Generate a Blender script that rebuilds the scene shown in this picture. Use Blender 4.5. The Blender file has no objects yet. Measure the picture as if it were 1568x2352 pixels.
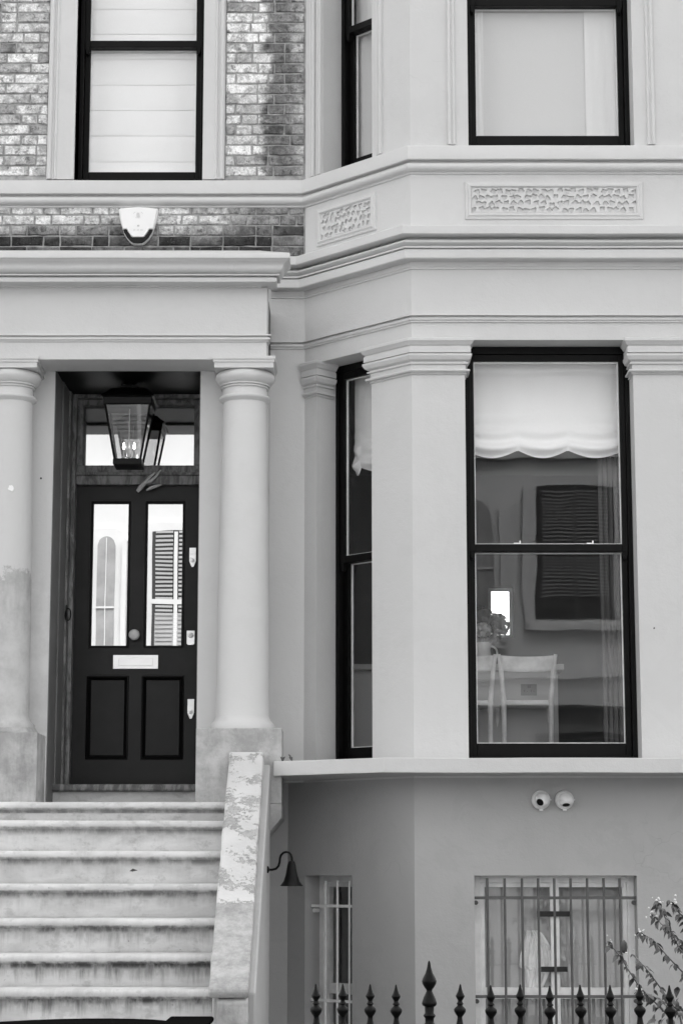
import bpy, bmesh, math, random
from mathutils import Vector, Matrix
R = math.radians
random.seed(7)
S = bpy.context.scene
COL = S.collection

# ------------------------------------------------------------------ camera
cam = bpy.data.cameras.new('camera'); cam_o = bpy.data.objects.new('camera', cam); COL.objects.link(cam_o)
cam.sensor_fit = 'HORIZONTAL'; cam.sensor_width = 24.0; cam.lens = 24.0 * 4832 / 1568
cam.clip_start = 0.1; cam.clip_end = 2000
PITCH = math.atan(834 / 4832)
cam_o.location = (0, -14.0, 2.0); cam_o.rotation_euler = (math.pi / 2 + PITCH, 0, 0)
S.camera = cam_o

# ------------------------------------------------------------------ sky, sun, exposure (neutral: the photograph is black and white)
SUN_EL, SUN_AZ = R(55), R(8)          # sun stands behind the house, the front is in open shade
w = bpy.data.worlds.new('World'); S.world = w; w.use_nodes = True
nt = w.node_tree; bg = nt.nodes['Background']
sky = nt.nodes.new('ShaderNodeTexSky'); sky.sky_type = 'NISHITA'; sky.sun_disc = False
sky.sun_elevation = SUN_EL; sky.sun_rotation = SUN_AZ; sky.air_density = 1.6; sky.dust_density = 3.0
bw = nt.nodes.new('ShaderNodeRGBToBW')
nt.links.new(sky.outputs[0], bw.inputs[0]); nt.links.new(bw.outputs[0], bg.inputs[0])
bg.inputs[1].default_value = 0.15
sun = bpy.data.lights.new('sun', 'SUN'); sun.energy = 0.9; sun.angle = R(12); sun.color = (1, 1, 1)
sun_o = bpy.data.objects.new('sun', sun); COL.objects.link(sun_o)
sd = Vector((math.sin(SUN_AZ) * math.cos(SUN_EL), math.cos(SUN_AZ) * math.cos(SUN_EL), math.sin(SUN_EL)))
sun_o.rotation_euler = sd.to_track_quat('Z', 'Y').to_euler(); sun_o.location = (0, 30, 40)
S.view_settings.view_transform = 'Standard'; S.view_settings.look = 'None'
S.view_settings.exposure = 1.93; S.view_settings.gamma = 1.0; S.view_settings.use_curve_mapping = False
S.render.engine = 'CYCLES'
S.cycles.use_denoising = True
S.cycles.use_adaptive_sampling = True; S.cycles.adaptive_threshold = .02
S.cycles.max_bounces = 10; S.cycles.diffuse_bounces = 4; S.cycles.glossy_bounces = 5; S.cycles.transparent_max_bounces = 12
S.cycles.caustics_reflective = False; S.cycles.caustics_refractive = False

# ------------------------------------------------------------------ materials
def newmat(name):
    m = bpy.data.materials.new(name); m.use_nodes = True
    t = m.node_tree; b = t.nodes['Principled BSDF']
    return m, t, b
class G:
    """small node-graph helper: values are sockets or floats"""
    def __init__(s, t): s.t = t; s.pos = None
    def n(s, kind, **kw):
        x = s.t.nodes.new(kind)
        for k, v in kw.items(): setattr(x, k, v)
        return x
    def put(s, sock, v):
        if isinstance(v, (int, float)): sock.default_value = v if sock.type == 'VALUE' else (v, v, v, 1) if sock.type == 'RGBA' else (v, v, v)
        elif isinstance(v, tuple): sock.default_value = v
        else: s.t.links.new(v, sock)
    def P(s):
        if s.pos is None: s.pos = s.n('ShaderNodeNewGeometry').outputs['Position']
        return s.pos
    def scale(s, v, k):
        x = s.n('ShaderNodeMapping'); s.put(x.inputs[0], v); x.inputs[3].default_value = k; return x.outputs[0]
    def noise(s, sc, det=4, rough=.55, v=None, dist=0):
        x = s.n('ShaderNodeTexNoise'); s.put(x.inputs['Vector'], v if v is not None else s.P())
        x.inputs['Scale'].default_value = sc; x.inputs['Detail'].default_value = det; x.inputs['Roughness'].default_value = rough
        x.inputs['Distortion'].default_value = dist
        return x.outputs[0]
    def vor(s, sc, v=None):
        x = s.n('ShaderNodeTexVoronoi'); s.put(x.inputs['Vector'], v if v is not None else s.P()); x.inputs['Scale'].default_value = sc
        return x.outputs[0]
    def m(s, op, a, b=0.0, c=None):
        x = s.n('ShaderNodeMath', operation=op); s.put(x.inputs[0], a); s.put(x.inputs[1], b)
        if c is not None: s.put(x.inputs[2], c)
        return x.outputs[0]
    def ramp(s, v, lo, hi, a=0.0, b=1.0):
        x = s.n('ShaderNodeMapRange'); x.interpolation_type = 'SMOOTHSTEP'
        s.put(x.inputs[0], v); s.put(x.inputs[1], lo); s.put(x.inputs[2], hi); s.put(x.inputs[3], a); s.put(x.inputs[4], b)
        return x.outputs[0]
    def mix(s, f, a, b):
        x = s.n('ShaderNodeMix'); s.put(x.inputs[0], f); s.put(x.inputs[2], a); s.put(x.inputs[3], b); return x.outputs[0]
    def z(s):
        x = s.n('ShaderNodeSeparateXYZ'); s.put(x.inputs[0], s.P()); return x.outputs
    def bump(s, b, h, strength, dist=.01):
        x = s.n('ShaderNodeBump'); x.inputs['Strength'].default_value = strength; x.inputs['Distance'].default_value = dist
        s.put(x.inputs['Height'], h); s.t.links.new(x.outputs[0], b.inputs['Normal'])
def plain(name, c, rough=.6, var=.05, vs=2.5, bs=90, bst=.15, bd=.004, spec=.4, metal=0):
    m, t, b = newmat(name); g = G(t)
    nz = g.noise(vs, 5)
    g.put(b.inputs['Base Color'], g.ramp(nz, .25, .75, c * (1 - var), c * (1 + var)))
    b.inputs['Roughness'].default_value = rough; b.inputs['Specular IOR Level'].default_value = spec; b.inputs['Metallic'].default_value = metal
    if bst: g.bump(b, g.noise(bs, 3), bst, bd)
    return m
def facade_paint(name, c, rough=.55, stain=.10):
    # brushed masonry paint: hand-trowelled relief, faint vertical runs, small specks
    m, t, b = newmat(name); g = G(t)
    big = g.ramp(g.noise(1.1, 4), .3, .7, 1 - stain * .5, 1 + stain * .3)
    runs = g.ramp(g.noise(1, 4, .6, g.scale(g.P(), (5, 5, .9))), .52, .85, 1, 1 - stain * .5)
    speck = g.ramp(g.noise(55, 2), .70, .78, 1, 1 - stain * .9)
    patch = g.ramp(g.noise(2.3, 6, .7, None, 1.2), .55, .57, 1, 1 - stain * .28)
    ve = g.n('ShaderNodeTexVoronoi', feature='DISTANCE_TO_EDGE'); ve.inputs['Scale'].default_value = 1.7
    wv = g.n('ShaderNodeVectorMath', operation='ADD'); g.put(wv.inputs[0], g.P()); nz_ = g.n('ShaderNodeTexNoise'); nz_.inputs['Scale'].default_value = 5; g.put(nz_.inputs['Vector'], g.P())
    sc_ = g.n('ShaderNodeVectorMath', operation='SCALE'); t.links.new(nz_.outputs['Color'], sc_.inputs[0]); sc_.inputs['Scale'].default_value = .35; t.links.new(sc_.outputs[0], wv.inputs[1]); t.links.new(wv.outputs[0], ve.inputs['Vector'])
    crack = g.m('MULTIPLY', g.ramp(ve.outputs['Distance'], .0, .006, 1, 0), g.ramp(g.noise(1.6, 2), .58, .68))
    speck = g.m('MULTIPLY', g.m('MULTIPLY', speck, patch), g.m('SUBTRACT', 1.0, g.m('MULTIPLY', crack, stain * 1.2)))
    g.put(b.inputs['Base Color'], g.m('MULTIPLY', g.m('MULTIPLY', big, runs), g.m('MULTIPLY', speck, c)))
    b.inputs['Roughness'].default_value = rough; b.inputs['Specular IOR Level'].default_value = .35
    h = g.m('ADD', g.m('MULTIPLY', g.noise(6, 4), 1.4), g.m('MULTIPLY', g.noise(110, 3), .25))
    g.bump(b, h, .5, .008)
    return m
MT = {}
WALL = .60
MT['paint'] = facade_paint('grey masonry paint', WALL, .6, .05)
MT['trim'] = facade_paint('grey moulding paint', WALL * 1.02, .5, .05)
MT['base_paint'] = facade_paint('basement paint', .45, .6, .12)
MT['black'] = plain('black gloss joinery paint', .004, .4, .15, 6, 60, .1, .002, .12)
MT['door_black'] = plain('black satin door paint', .013, .45, .2, 5, 120, .1, .001, .25)
MT['iron'] = plain('black painted iron', .0035, .4, .3, 20, 70, .5, .002, .16)
MT['white_plastic'] = plain('white plastic', .86, .4, .02, 3, 0, 0)
MT['dark_plastic'] = plain('dark plastic lens', .006, .45, .1, 8, 0, 0, 0, .2)
MT['steel'] = plain('brushed steel', .82, .28, .03, 6, 200, .1, .001, .5, .55)
MT['knob'] = plain('polished knob', .62, .25, .03, 6, 0, 0)
MT['timber_white'] = plain('old white gloss timber', .88, .5, .12, 7, 60, .3, .003)
MT['bar_paint'] = plain('grey window bar paint', .10, .5, .15, 9, 90, .3, .002)
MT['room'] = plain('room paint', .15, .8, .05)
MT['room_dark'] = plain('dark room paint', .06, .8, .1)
MT['floorboards'] = plain('floorboards', .12, .5, .2, 6)
MT['cupboard'] = plain('white cupboard paint', .42, .5, .03, 2, 0, 0)
MT['wood'] = plain('pale stool timber', .70, .4, .2, 9, 0, 0)
MT['rubber'] = plain('tyre rubber', .02, .8, .1)
MT['car_paint'] = plain('black car roof', .004, .9, .1, 2, 0, 0, 0, .0)
MT['asphalt'] = plain('asphalt', .06, .9, .2, 9, 200, .6, .004)
MT['paving'] = plain('paving', .07, .85, .15, 4, 120, .4, .004)
MT['kerb'] = plain('granite kerb', .3, .8, .15, 12)
MT['earth'] = plain('earth', .07, .95, .3, 8, 40, .8, .01)
MT['stucco_white'] = plain('white stucco', .72, .7, .05, 1.2, 60, .2, .005)
MT['shutter'] = plain('painted shutter', .45, .5, .05)
MT['opp_glass'] = plain('dark window glass', .03, .1, .1, 2, 0, 0)
MT['opp_curtain'] = plain('curtained window', .36, .4, .2, 3, 0, 0)
MT['opp_slat'] = plain('grey slats', .30, .5, .1, 2, 0, 0)
MT['opp_dark'] = plain('dark window frame', .10, .4, .1, 2, 0, 0)
MT['slate'] = plain('roof slate', .09, .7, .2, 5)
MT['tape'] = plain('black tape', .012, .4, .1)
MT['ceramic'] = plain('white jug glaze', .75, .15, .05, 3, 0, 0)
MT['petal_pale'] = plain('pale petals', .55, .7, .2, 30)
MT['petal_dark'] = plain('dark petals', .07, .7, .3, 30)
MT['leaf'] = plain('leaf', .10, .45, .5, 18, 0, 0)
MT['stem'] = plain('plant stem', .09, .7, .3, 14)
MT['flower_white'] = plain('white blossom', .7, .6, .1, 9)
MT['mortar'] = plain('lime mortar', .37, .95, .3, 18, 130, .9, .004)
MT['cord'] = plain('pale ribbon', .45, .7, .1)
MT['candle'] = plain('candle tube', .7, .5, .03)
MT['lead_print'] = plain('grey print', .30, .6, 0, 3, 0, 0)

def glass(name, f0, wave=.0, tint=1.0):
    m, t, b = newmat(name); t.nodes.remove(b); g = G(t)
    lw = g.n('ShaderNodeLayerWeight'); lw.inputs['Blend'].default_value = .5
    f = g.m('ADD', g.m('MULTIPLY', g.m('POWER', lw.outputs['Facing'], 5.0), .9 - f0), f0)
    gl = g.n('ShaderNodeBsdfGlossy'); gl.inputs['Roughness'].default_value = 0.0; gl.inputs['Color'].default_value = (.97, .97, .97, 1)
    tr = g.n('ShaderNodeBsdfTransparent'); tr.inputs['Color'].default_value = (tint, tint, tint, 1)
    if wave:
        x = g.n('ShaderNodeBump'); x.inputs['Strength'].default_value = 1; x.inputs['Distance'].default_value = wave
        g.put(x.inputs['Height'], g.noise(2.2, 1)); t.links.new(x.outputs[0], gl.inputs['Normal'])
    mx = g.n('ShaderNodeMixShader'); g.put(mx.inputs[0], f); t.links.new(tr.outputs[0], mx.inputs[1]); t.links.new(gl.outputs[0], mx.inputs[2])
    t.links.new(mx.outputs[0], t.nodes['Material Output'].inputs[0])
    return m
MT['glass'] = glass('old window glass', .052, .0005, .97)
MT['lamp_glass'] = glass('lantern glass', .09, .0, .8)
MT['mirror_glass'] = glass('mirrored door film', .46, .00014, .1)

def cloth(name, c, trans=.35):
    m, t, b = newmat(name); t.nodes.remove(b); g = G(t)
    wv = g.ramp(g.noise(1, 3, .6, g.scale(g.P(), (160, 160, 160))), .3, .7, c * .97, c)
    d = g.n('ShaderNodeBsdfDiffuse'); g.put(d.inputs[0], wv)
    r = g.n('ShaderNodeBsdfTranslucent'); g.put(r.inputs[0], wv)
    mx = g.n('ShaderNodeMixShader'); mx.inputs[0].default_value = trans
    t.links.new(d.outputs[0], mx.inputs[1]); t.links.new(r.outputs[0], mx.inputs[2])
    t.links.new(mx.outputs[0], t.nodes['Material Output'].inputs[0])
    return m
MT['blind'] = cloth('white blind cloth', .98, .0)
MT['blind_grey'] = cloth('pale blind cloth', .72, .1)
MT['blind_side'] = cloth('white side curtain', .80, .05)
MT['drape'] = cloth('grey drape', .12, .2)
MT['swag'] = cloth('white swag cloth', .98, .05)
MT['net'] = cloth('grey net curtain', .48, .1)

def brick_mat():
    m, t, b = newmat('yellow stock brick'); g = G(t)
    oi = g.n('ShaderNodeObjectInfo'); tone = g.n('ShaderNodeRGBToBW'); t.links.new(oi.outputs['Color'], tone.inputs[0]); tone = tone.outputs[0]
    rv = g.n('ShaderNodeVectorMath', operation='ADD'); g.put(rv.inputs[0], g.P()); cb = g.n('ShaderNodeCombineXYZ')
    for k_ in range(3): g.put(cb.inputs[k_], g.m('MULTIPLY', oi.outputs['Random'], 31.0 + 7 * k_))
    t.links.new(cb.outputs[0], rv.inputs[1]); rv = rv.outputs[0]
    blot = g.ramp(g.noise(11, 5, .65, rv, dist=.6), .35, .62, .55, 1.18)
    fine = g.ramp(g.noise(70, 5, .75, rv), .35, .65, .72, 1.16)
    soot = g.ramp(g.noise(24, 4, .7, rv), .55, .64, 1, .5)
    c = g.m('MULTIPLY', g.m('MULTIPLY', tone, blot), g.m('MULTIPLY', fine, soot))
    # pale lime bloom left on the darkest bricks
    # rain stain beside the bay and soot along the foot of the wall
    xx, _, zz = g.z()
    wob = g.m('MULTIPLY', g.m('SUBTRACT', g.noise(5, 6, .7), .5), .34)
    xs_ = g.m('ADD', xx, wob)
    band = g.m('MULTIPLY', g.m('MULTIPLY', g.ramp(xs_, -.57, -.50), g.ramp(xs_, -.40, -.24, 1, .45)), g.ramp(zz, 6.72, 6.74))
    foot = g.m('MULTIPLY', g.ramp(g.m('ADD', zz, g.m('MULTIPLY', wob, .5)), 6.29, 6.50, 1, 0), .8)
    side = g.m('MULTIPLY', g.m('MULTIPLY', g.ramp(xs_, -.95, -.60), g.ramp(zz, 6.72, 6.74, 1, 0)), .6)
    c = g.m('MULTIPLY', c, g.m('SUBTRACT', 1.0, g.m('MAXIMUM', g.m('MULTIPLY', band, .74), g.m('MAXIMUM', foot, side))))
    lime = g.m('MULTIPLY', g.ramp(g.noise(75, 4, .75), .60, .68), g.ramp(tone, .12, .24, .75, .15))
    g.put(b.inputs['Base Color'], g.mix(lime, c, .5))
    b.inputs['Roughness'].default_value = .9; b.inputs['Specular IOR Level'].default_value = .2
    g.bump(b, g.m('ADD', g.noise(60, 5, .7), g.m('MULTIPLY', g.noise(14, 3), 1.0)), .9, .006)
    return m
MT['brick'] = brick_mat()

def weathered(name, c_pale, c_dark, z_line=None, paint=None, streak=.4, seed=0.0):
    """bare cement render, mottled and streaked; above z_line it is still painted"""
    m, t, b = newmat(name); g = G(t)
    p = g.scale(g.P(), (1, 1, 1)); p.node.inputs[1].default_value = (seed, seed * 2, seed)
    a = g.ramp(g.noise(4.5, 7, .72, p), .34, .66)
    st = g.ramp(g.noise(1, 5, .65, g.scale(p, (7, 7, 1.3))), .42, .74, 1, 1 - streak)
    c = g.m('MULTIPLY', g.mix(a, c_dark, c_pale), st)
    chip = g.ramp(g.noise(24, 4, .7, p), .69, .72)
    c = g.mix(g.m('MULTIPLY', chip, .7), c, .62)
    if z_line is not None:
        zz = g.z()[2]
        edge = g.m('ADD', zz, g.m('MULTIPLY', g.m('SUBTRACT', g.noise(4, 7, .78, p), .5), .55))
        mask = g.ramp(edge, z_line - .02, z_line + .02)
        c = g.mix(mask, c, paint)
    g.put(b.inputs['Base Color'], c)
    b.inputs['Roughness'].default_value = .8; b.inputs['Specular IOR Level'].default_value = .25
    g.bump(b, g.m('ADD', g.noise(35, 5, .7), g.m('MULTIPLY', chip, .5)), .5, .006)
    return m
MT['cement'] = weathered('bare weathered cement', .54, .34, None, None, .30)
MT['cement_col'] = weathered('half stripped column', .56, .43, 3.93, WALL, .22, 3.0)
MT['filler'] = weathered('filled wall face', .68, .58, 3.965, WALL, .10, 5.0)

def step_mat():
    m, t, b = newmat('weathered painted stone step'); g = G(t)
    tc = g.n('ShaderNodeTexCoord').outputs['Object']
    sx = g.n('ShaderNodeSeparateXYZ'); t.links.new(tc, sx.inputs[0]); lz = sx.outputs[2]
    zz = g.z()[2]
    age = g.ramp(zz, 1.35, 2.0, 1.0, .22)                       # the lower steps are dirtier
    mott = g.ramp(g.noise(4, 6, .65, g.scale(g.P(), (.6, 1, 1.6)), .4), .32, .68, .80, 1.06)
    drip = g.noise(1, 6, .7, g.scale(g.P(), (16, 3, 1.6)))
    # run-off marks: long ragged drips that start under the nosing and fade downwards
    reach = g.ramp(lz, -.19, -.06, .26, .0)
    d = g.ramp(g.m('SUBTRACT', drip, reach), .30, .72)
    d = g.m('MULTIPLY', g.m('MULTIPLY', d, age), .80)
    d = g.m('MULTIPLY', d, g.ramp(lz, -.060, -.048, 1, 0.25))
    lip = g.m('MULTIPLY', g.ramp(lz, -.10, -.058), g.ramp(g.noise(1, 5, .7, g.scale(g.P(), (11, 3, 5))), .36, .62, .25, 1))  # soot under the nosing, with its underside shade put into the colour
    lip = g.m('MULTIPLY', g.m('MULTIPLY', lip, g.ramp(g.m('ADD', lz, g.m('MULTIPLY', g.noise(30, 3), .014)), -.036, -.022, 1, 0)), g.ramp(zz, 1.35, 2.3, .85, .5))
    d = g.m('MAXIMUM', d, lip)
    foot = g.m('MULTIPLY', g.ramp(g.noise(1, 5, .7, g.scale(g.P(), (9, 3, 12))), .5, .66), .22)
    c = g.m('MULTIPLY', g.m('MULTIPLY', mott, .68), g.m('SUBTRACT', 1.0, g.m('MAXIMUM', d, foot)))
    speck = g.ramp(g.noise(45, 3, .6), .70, .75, 1, .6)
    g.put(b.inputs['Base Color'], g.m('MULTIPLY', c, speck))
    b.inputs['Roughness'].default_value = .75; b.inputs['Specular IOR Level'].default_value = .3
    g.bump(b, g.noise(40, 5, .7), .35, .006)
    return m
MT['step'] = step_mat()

def peel_mat():
    # flaking white paint over grey cement; the paint has gone on the lower half
    m, t, b = newmat('flaking white paint on cement'); g = G(t)
    o = g.z(); yy = o[1]
    along = g.ramp(yy, -2.36, -2.14, .42, -.05)                 # bare towards the foot of the slope
    patch = g.m('ADD', g.noise(5.5, 3, .6), along)
    fl = g.noise(38, 6, .78)
    bare = g.ramp(g.m('ADD', g.m('MULTIPLY', patch, .56), g.m('MULTIPLY', fl, .50)), .545, .555)
    grey = g.m('MULTIPLY', g.ramp(g.noise(9, 6, .72), .3, .7, .30, .48), g.ramp(g.noise(45, 4, .7), .3, .7, .90, 1.08))
    white = g.ramp(g.noise(3, 4), .3, .7, .54, .64)
    g.put(b.inputs['Base Color'], g.mix(bare, white, grey))
    b.inputs['Roughness'].default_value = .7
    g.bump(b, g.m('ADD', g.m('MULTIPLY', bare, -1.0), g.m('MULTIPLY', g.noise(50, 4), .3)), .8, .006)
    return m
MT['peel'] = peel_mat()

def frame_mat():
    # stripped door lining: primer and bare wood
    m, t, b = newmat('stripped door frame'); g = G(t)
    a = g.ramp(g.noise(7, 5, .7, g.scale(g.P(), (3, 3, .9)), .6), .38, .62)
    k = g.ramp(g.noise(38, 4, .7), .62, .68, 1, .6)
    g.put(b.inputs['Base Color'], g.m('MULTIPLY', g.mix(a, .09, .25), k))
    b.inputs['Roughness'].default_value = .7; g.bump(b, g.noise(60, 4), .4, .003)
    return m
MT['stripped'] = frame_mat()

# ------------------------------------------------------------------ mesh builder
def mitre(n1, n2):
    k = 1 + n1[0] * n2[0] + n1[1] * n2[1]
    return ((n1[0] + n2[0]) / k, (n1[1] + n2[1]) / k)
def outn(a, b):
    dx, dy = b[0] - a[0], b[1] - a[1]; l = math.hypot(dx, dy); return (dy / l, -dx / l)
class MB:
    def __init__(s, xf=None): s.v = []; s.f = []; s.xf = xf
    def add(s, pts, faces):
        o = len(s.v); s.v += [tuple(s.xf(*p)) if s.xf else tuple(p) for p in pts]
        s.f += [tuple(i + o for i in f) for f in faces]; return s
    def box(s, x0, x1, y0, y1, z0, z1):
        return s.add([(x0, y0, z0), (x1, y0, z0), (x1, y1, z0), (x0, y1, z0), (x0, y0, z1), (x1, y0, z1), (x1, y1, z1), (x0, y1, z1)],
                     [(0, 3, 2, 1), (4, 5, 6, 7), (0, 1, 5, 4), (1, 2, 6, 5), (2, 3, 7, 6), (3, 0, 4, 7)])
    def prism(s, poly, z0, z1):                    # plan polygon extruded upwards
        n = len(poly)
        return s.add([(x, y, z0) for x, y in poly] + [(x, y, z1) for x, y in poly],
                     [tuple(range(n - 1, -1, -1)), tuple(range(n, 2 * n))] + [(i, (i + 1) % n, n + (i + 1) % n, n + i) for i in range(n)])
    def prism_x(s, poly, x0, x1):                  # (y, z) polygon extruded along x
        n = len(poly)
        return s.add([(x0, y, z) for y, z in poly] + [(x1, y, z) for y, z in poly],
                     [tuple(range(n)), tuple(range(2 * n - 1, n - 1, -1))] + [(i, n + i, n + (i + 1) % n, (i + 1) % n) for i in range(n)])
    def prism_y(s, poly, y0, y1):                  # (x, z) polygon extruded along y
        n = len(poly)
        return s.add([(x, y0, z) for x, z in poly] + [(x, y1, z) for x, z in poly],
                     [tuple(range(n)), tuple(range(2 * n - 1, n - 1, -1))] + [(i, n + i, n + (i + 1) % n, (i + 1) % n) for i in range(n)])
    def sweep(s, path, prof, embed=-.02):
        """profile of (outward offset, z), top to bottom, run along a plan path with mitred corners"""
        prof = [(embed, prof[0][1])] + list(prof) + [(embed, prof[-1][1])]
        n = len(prof); rings = []
        for i, p in enumerate(path):
            ns = []
            if i > 0: ns.append(outn(path[i - 1], p))
            if i < len(path) - 1: ns.append(outn(p, path[i + 1]))
            m = ns[0] if len(ns) == 1 else mitre(*ns)
            rings.append([(p[0] + o * m[0], p[1] + o * m[1], z) for o, z in prof])
        pts = [q for r in rings for q in r]; fs = []
        for i in range(len(path) - 1):
            for j in range(n):
                k = (j + 1) % n; fs.append((i * n + j, (i + 1) * n + j, (i + 1) * n + k, i * n + k))
        fs += [tuple(range(n)), tuple(range(len(pts) - 1, len(pts) - 1 - n, -1))]
        return s.add(pts, fs)
    def lathe(s, prof, cx, cy, n=40, axis='z', c0=0):
        pts = []; fs = []
        for r, z in prof:
            for k in range(n):
                a = 2 * math.pi * k / n; u, v = r * math.cos(a), r * math.sin(a)
                pts.append((cx + u, cy + v, c0 + z) if axis == 'z' else (cx + u, cy + z, c0 + v) if axis == 'y' else (cx + z, cy + u, c0 + v))
        m = len(prof)
        for i in range(m - 1):
            for k in range(n):
                k2 = (k + 1) % n; fs.append((i * n + k, i * n + k2, (i + 1) * n + k2, (i + 1) * n + k))
        fs += [tuple(range(n)), tuple(range((m - 1) * n, m * n))]
        return s.add(pts, fs)
    def tube(s, pts, r, n=8):
        P = [Vector(p) for p in pts]; rs = r if isinstance(r, list) else [r] * len(P)
        out = []; up = Vector((.3, .9, .2)).normalized()
        for i, p in enumerate(P):
            d = (P[min(i + 1, len(P) - 1)] - P[max(i - 1, 0)]).normalized()
            u = d.cross(up); u = u.normalized() if u.length > 1e-4 else d.orthogonal().normalized(); v = d.cross(u)
            out += [tuple(p + (u * math.cos(2 * math.pi * k / n) + v * math.sin(2 * math.pi * k / n)) * rs[i]) for k in range(n)]
        fs = [(i * n + k, i * n + (k + 1) % n, (i + 1) * n + (k + 1) % n, (i + 1) * n + k) for i in range(len(P) - 1) for k in range(n)]
        fs += [tuple(range(n)), tuple(range(len(out) - n, len(out)))]
        return s.add(out, fs)
    def grid(s, rows):
        m = len(rows[0]); pts = [p for r in rows for p in r]
        return s.add(pts, [(i * m + j, i * m + j + 1, (i + 1) * m + j + 1, (i + 1) * m + j) for i in range(len(rows) - 1) for j in range(m - 1)])
    def build(s, name, mat, parent=None, bevel=0, smooth=0, origin=None, fix=True):
        off = Vector((0, 0, 0)); q = parent
        while q: off += q.location; q = q.parent
        loc = Vector(origin) if origin else off.copy()
        me = bpy.data.meshes.new(name); me.from_pydata([tuple(Vector(p) - loc) for p in s.v], [], s.f)
        if fix:
            bm = bmesh.new(); bm.from_mesh(me); bmesh.ops.recalc_face_normals(bm, faces=bm.faces); bm.to_mesh(me); bm.free()
        me.materials.append(MT[mat])
        if smooth:
            me.polygons.foreach_set('use_smooth', [True] * len(me.polygons)); me.set_sharp_from_angle(angle=R(smooth))
        o = bpy.data.objects.new(name, me); COL.objects.link(o)
        if parent: o.parent = parent
        o.location = loc - off
        if bevel:
            b = o.modifiers.new('edge', 'BEVEL'); b.width = bevel; b.segments = 2; b.limit_method = 'ANGLE'; b.angle_limit = R(40)
        return o
def wobble(o, amp=.002, step=.22, freq=2.2, axes='x'):
    """hand-worked edges: slice a mesh into short lengths and let it wander a little"""
    from mathutils import noise as mn
    me = o.data; bm = bmesh.new(); bm.from_mesh(me); off = Vector((0, 0, 0)); q = o
    while q: off += q.location; q = q.parent
    for ax in axes:
        k = 'xyz'.index(ax); vals = [v.co[k] for v in bm.verts]; lo, hi = min(vals), max(vals); x = lo + step
        nrm = Vector((0, 0, 0)); nrm[k] = 1
        while x < hi - .05:
            pt = Vector((0, 0, 0)); pt[k] = x
            bmesh.ops.bisect_plane(bm, geom=list(bm.verts) + list(bm.edges) + list(bm.faces), plane_co=pt, plane_no=nrm); x += step * random.uniform(.7, 1.3)
    for v in bm.verts:
        p = v.co + off
        v.co += (mn.noise_vector(p * freq) * .7 + mn.noise_vector(p * freq * 4.1) * .3) * amp
    bm.to_mesh(me); bm.free(); return o
def tag(o, label=None, cat=None, group=None, kind=None):
    if label: o['label'] = label
    if cat: o['category'] = cat
    if group: o['group'] = group
    if kind: o['kind'] = kind
    return o
def empty(name, loc):
    o = bpy.data.objects.new(name, None); COL.objects.link(o); o.location = loc; o.empty_display_size = .1; return o
def arc(cx, cz, r, a0, a1, n=6, sx=1, sz=1):
    return [(cx + sx * r * math.cos(R(a0 + (a1 - a0) * i / n)), cz + sz * r * math.sin(R(a0 + (a1 - a0) * i / n))) for i in range(n + 1)]

# ================================================================== SETTING
tag(MB().box(-120, 120, -160, -16.2, -.6, -.02).build('ground', 'earth'), kind='structure')
tag(MB().box(-120, 120, -13.5, -5.9, -.6, 0).build('road', 'asphalt'), kind='structure')
tag(MB().box(-120, 120, -5.75, -4.42, -.6, .125).build('pavement', 'paving'), kind='structure')
tag(MB().box(-120, 120, -5.9, -5.75, -.6, .12).build('kerb', 'kerb', bevel=.015), kind='structure')
tag(MB().box(-120, 120, -13.65, -13.5, -.6, .12).build('kerb', 'kerb', bevel=.015), kind='structure')
tag(MB().box(-120, 120, -16.2, -13.65, -.6, .125).build('pavement', 'paving'), kind='structure')
tag(MB().box(-120, 120, -4.42, 40, -.7, -.3).build('front_area_paving', 'paving'), kind='structure')

# ================================================================== HOUSE
H = empty('terraced_house', (0, 0, -.3))
tag(H, 'grey painted terraced house with canted bay, columned porch and stock brick upper wall', 'house')
XL, XR = -3.6, 4.4
F, N, N2, F2 = (-.25, 0.), (.455, -.705), (2.345, -.705), (3.05, 0.)
FB, FB2 = (-.355, .105), (3.155, .105)
BAY = [F, N, N2, F2]
BBAY = [FB, N, N2, FB2]
TH = .32
def seg(path, i):
    a, b = path[i], path[i + 1]; l = math.hypot(b[0] - a[0], b[1] - a[1]); d = ((b[0] - a[0]) / l, (b[1] - a[1]) / l); n = outn(a, b)
    return a, d, n, l
def local(path, i):
    a, d, n, l = seg(path, i)
    return lambda s, t, z: (a[0] + d[0] * s - n[0] * t, a[1] + d[1] * s - n[1] * t, z)
def piece(mb, path, i, s0, s1, z0, z1, th=TH):
    a, d, n, l = seg(path, i)
    P = lambda s, t: (a[0] + d[0] * s - n[0] * t, a[1] + d[1] * s - n[1] * t)
    def inner(s, end):
        if end == 0 and i > 0: m = mitre(outn(path[i - 1], path[i]), n); return (a[0] - th * m[0], a[1] - th * m[1])
        if end == 1 and i < len(path) - 2: b = path[i + 1]; m = mitre(n, outn(b, path[i + 2])); return (b[0] - th * m[0], b[1] - th * m[1])
        return P(s, th)
    p0i = inner(s0, 0) if s0 < 1e-6 else P(s0, th)
    p1i = inner(s1, 1) if s1 > l - 1e-6 else P(s1, th)
    mb.prism([P(s0, 0), P(s1, 0), p1i, p0i], z0, z1)
def wall_open(mb, path, i, z0, z1, op, th=TH):
    l = seg(path, i)[3]; s0, s1, o0, o1 = op
    piece(mb, path, i, 0, s0, z0, z1, th); piece(mb, path, i, s1, l, z0, z1, th)
    if o0 > z0: piece(mb, path, i, s0, s1, z0, o0, th)
    if o1 < z1: piece(mb, path, i, s0, s1, o1, z1, th)

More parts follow.
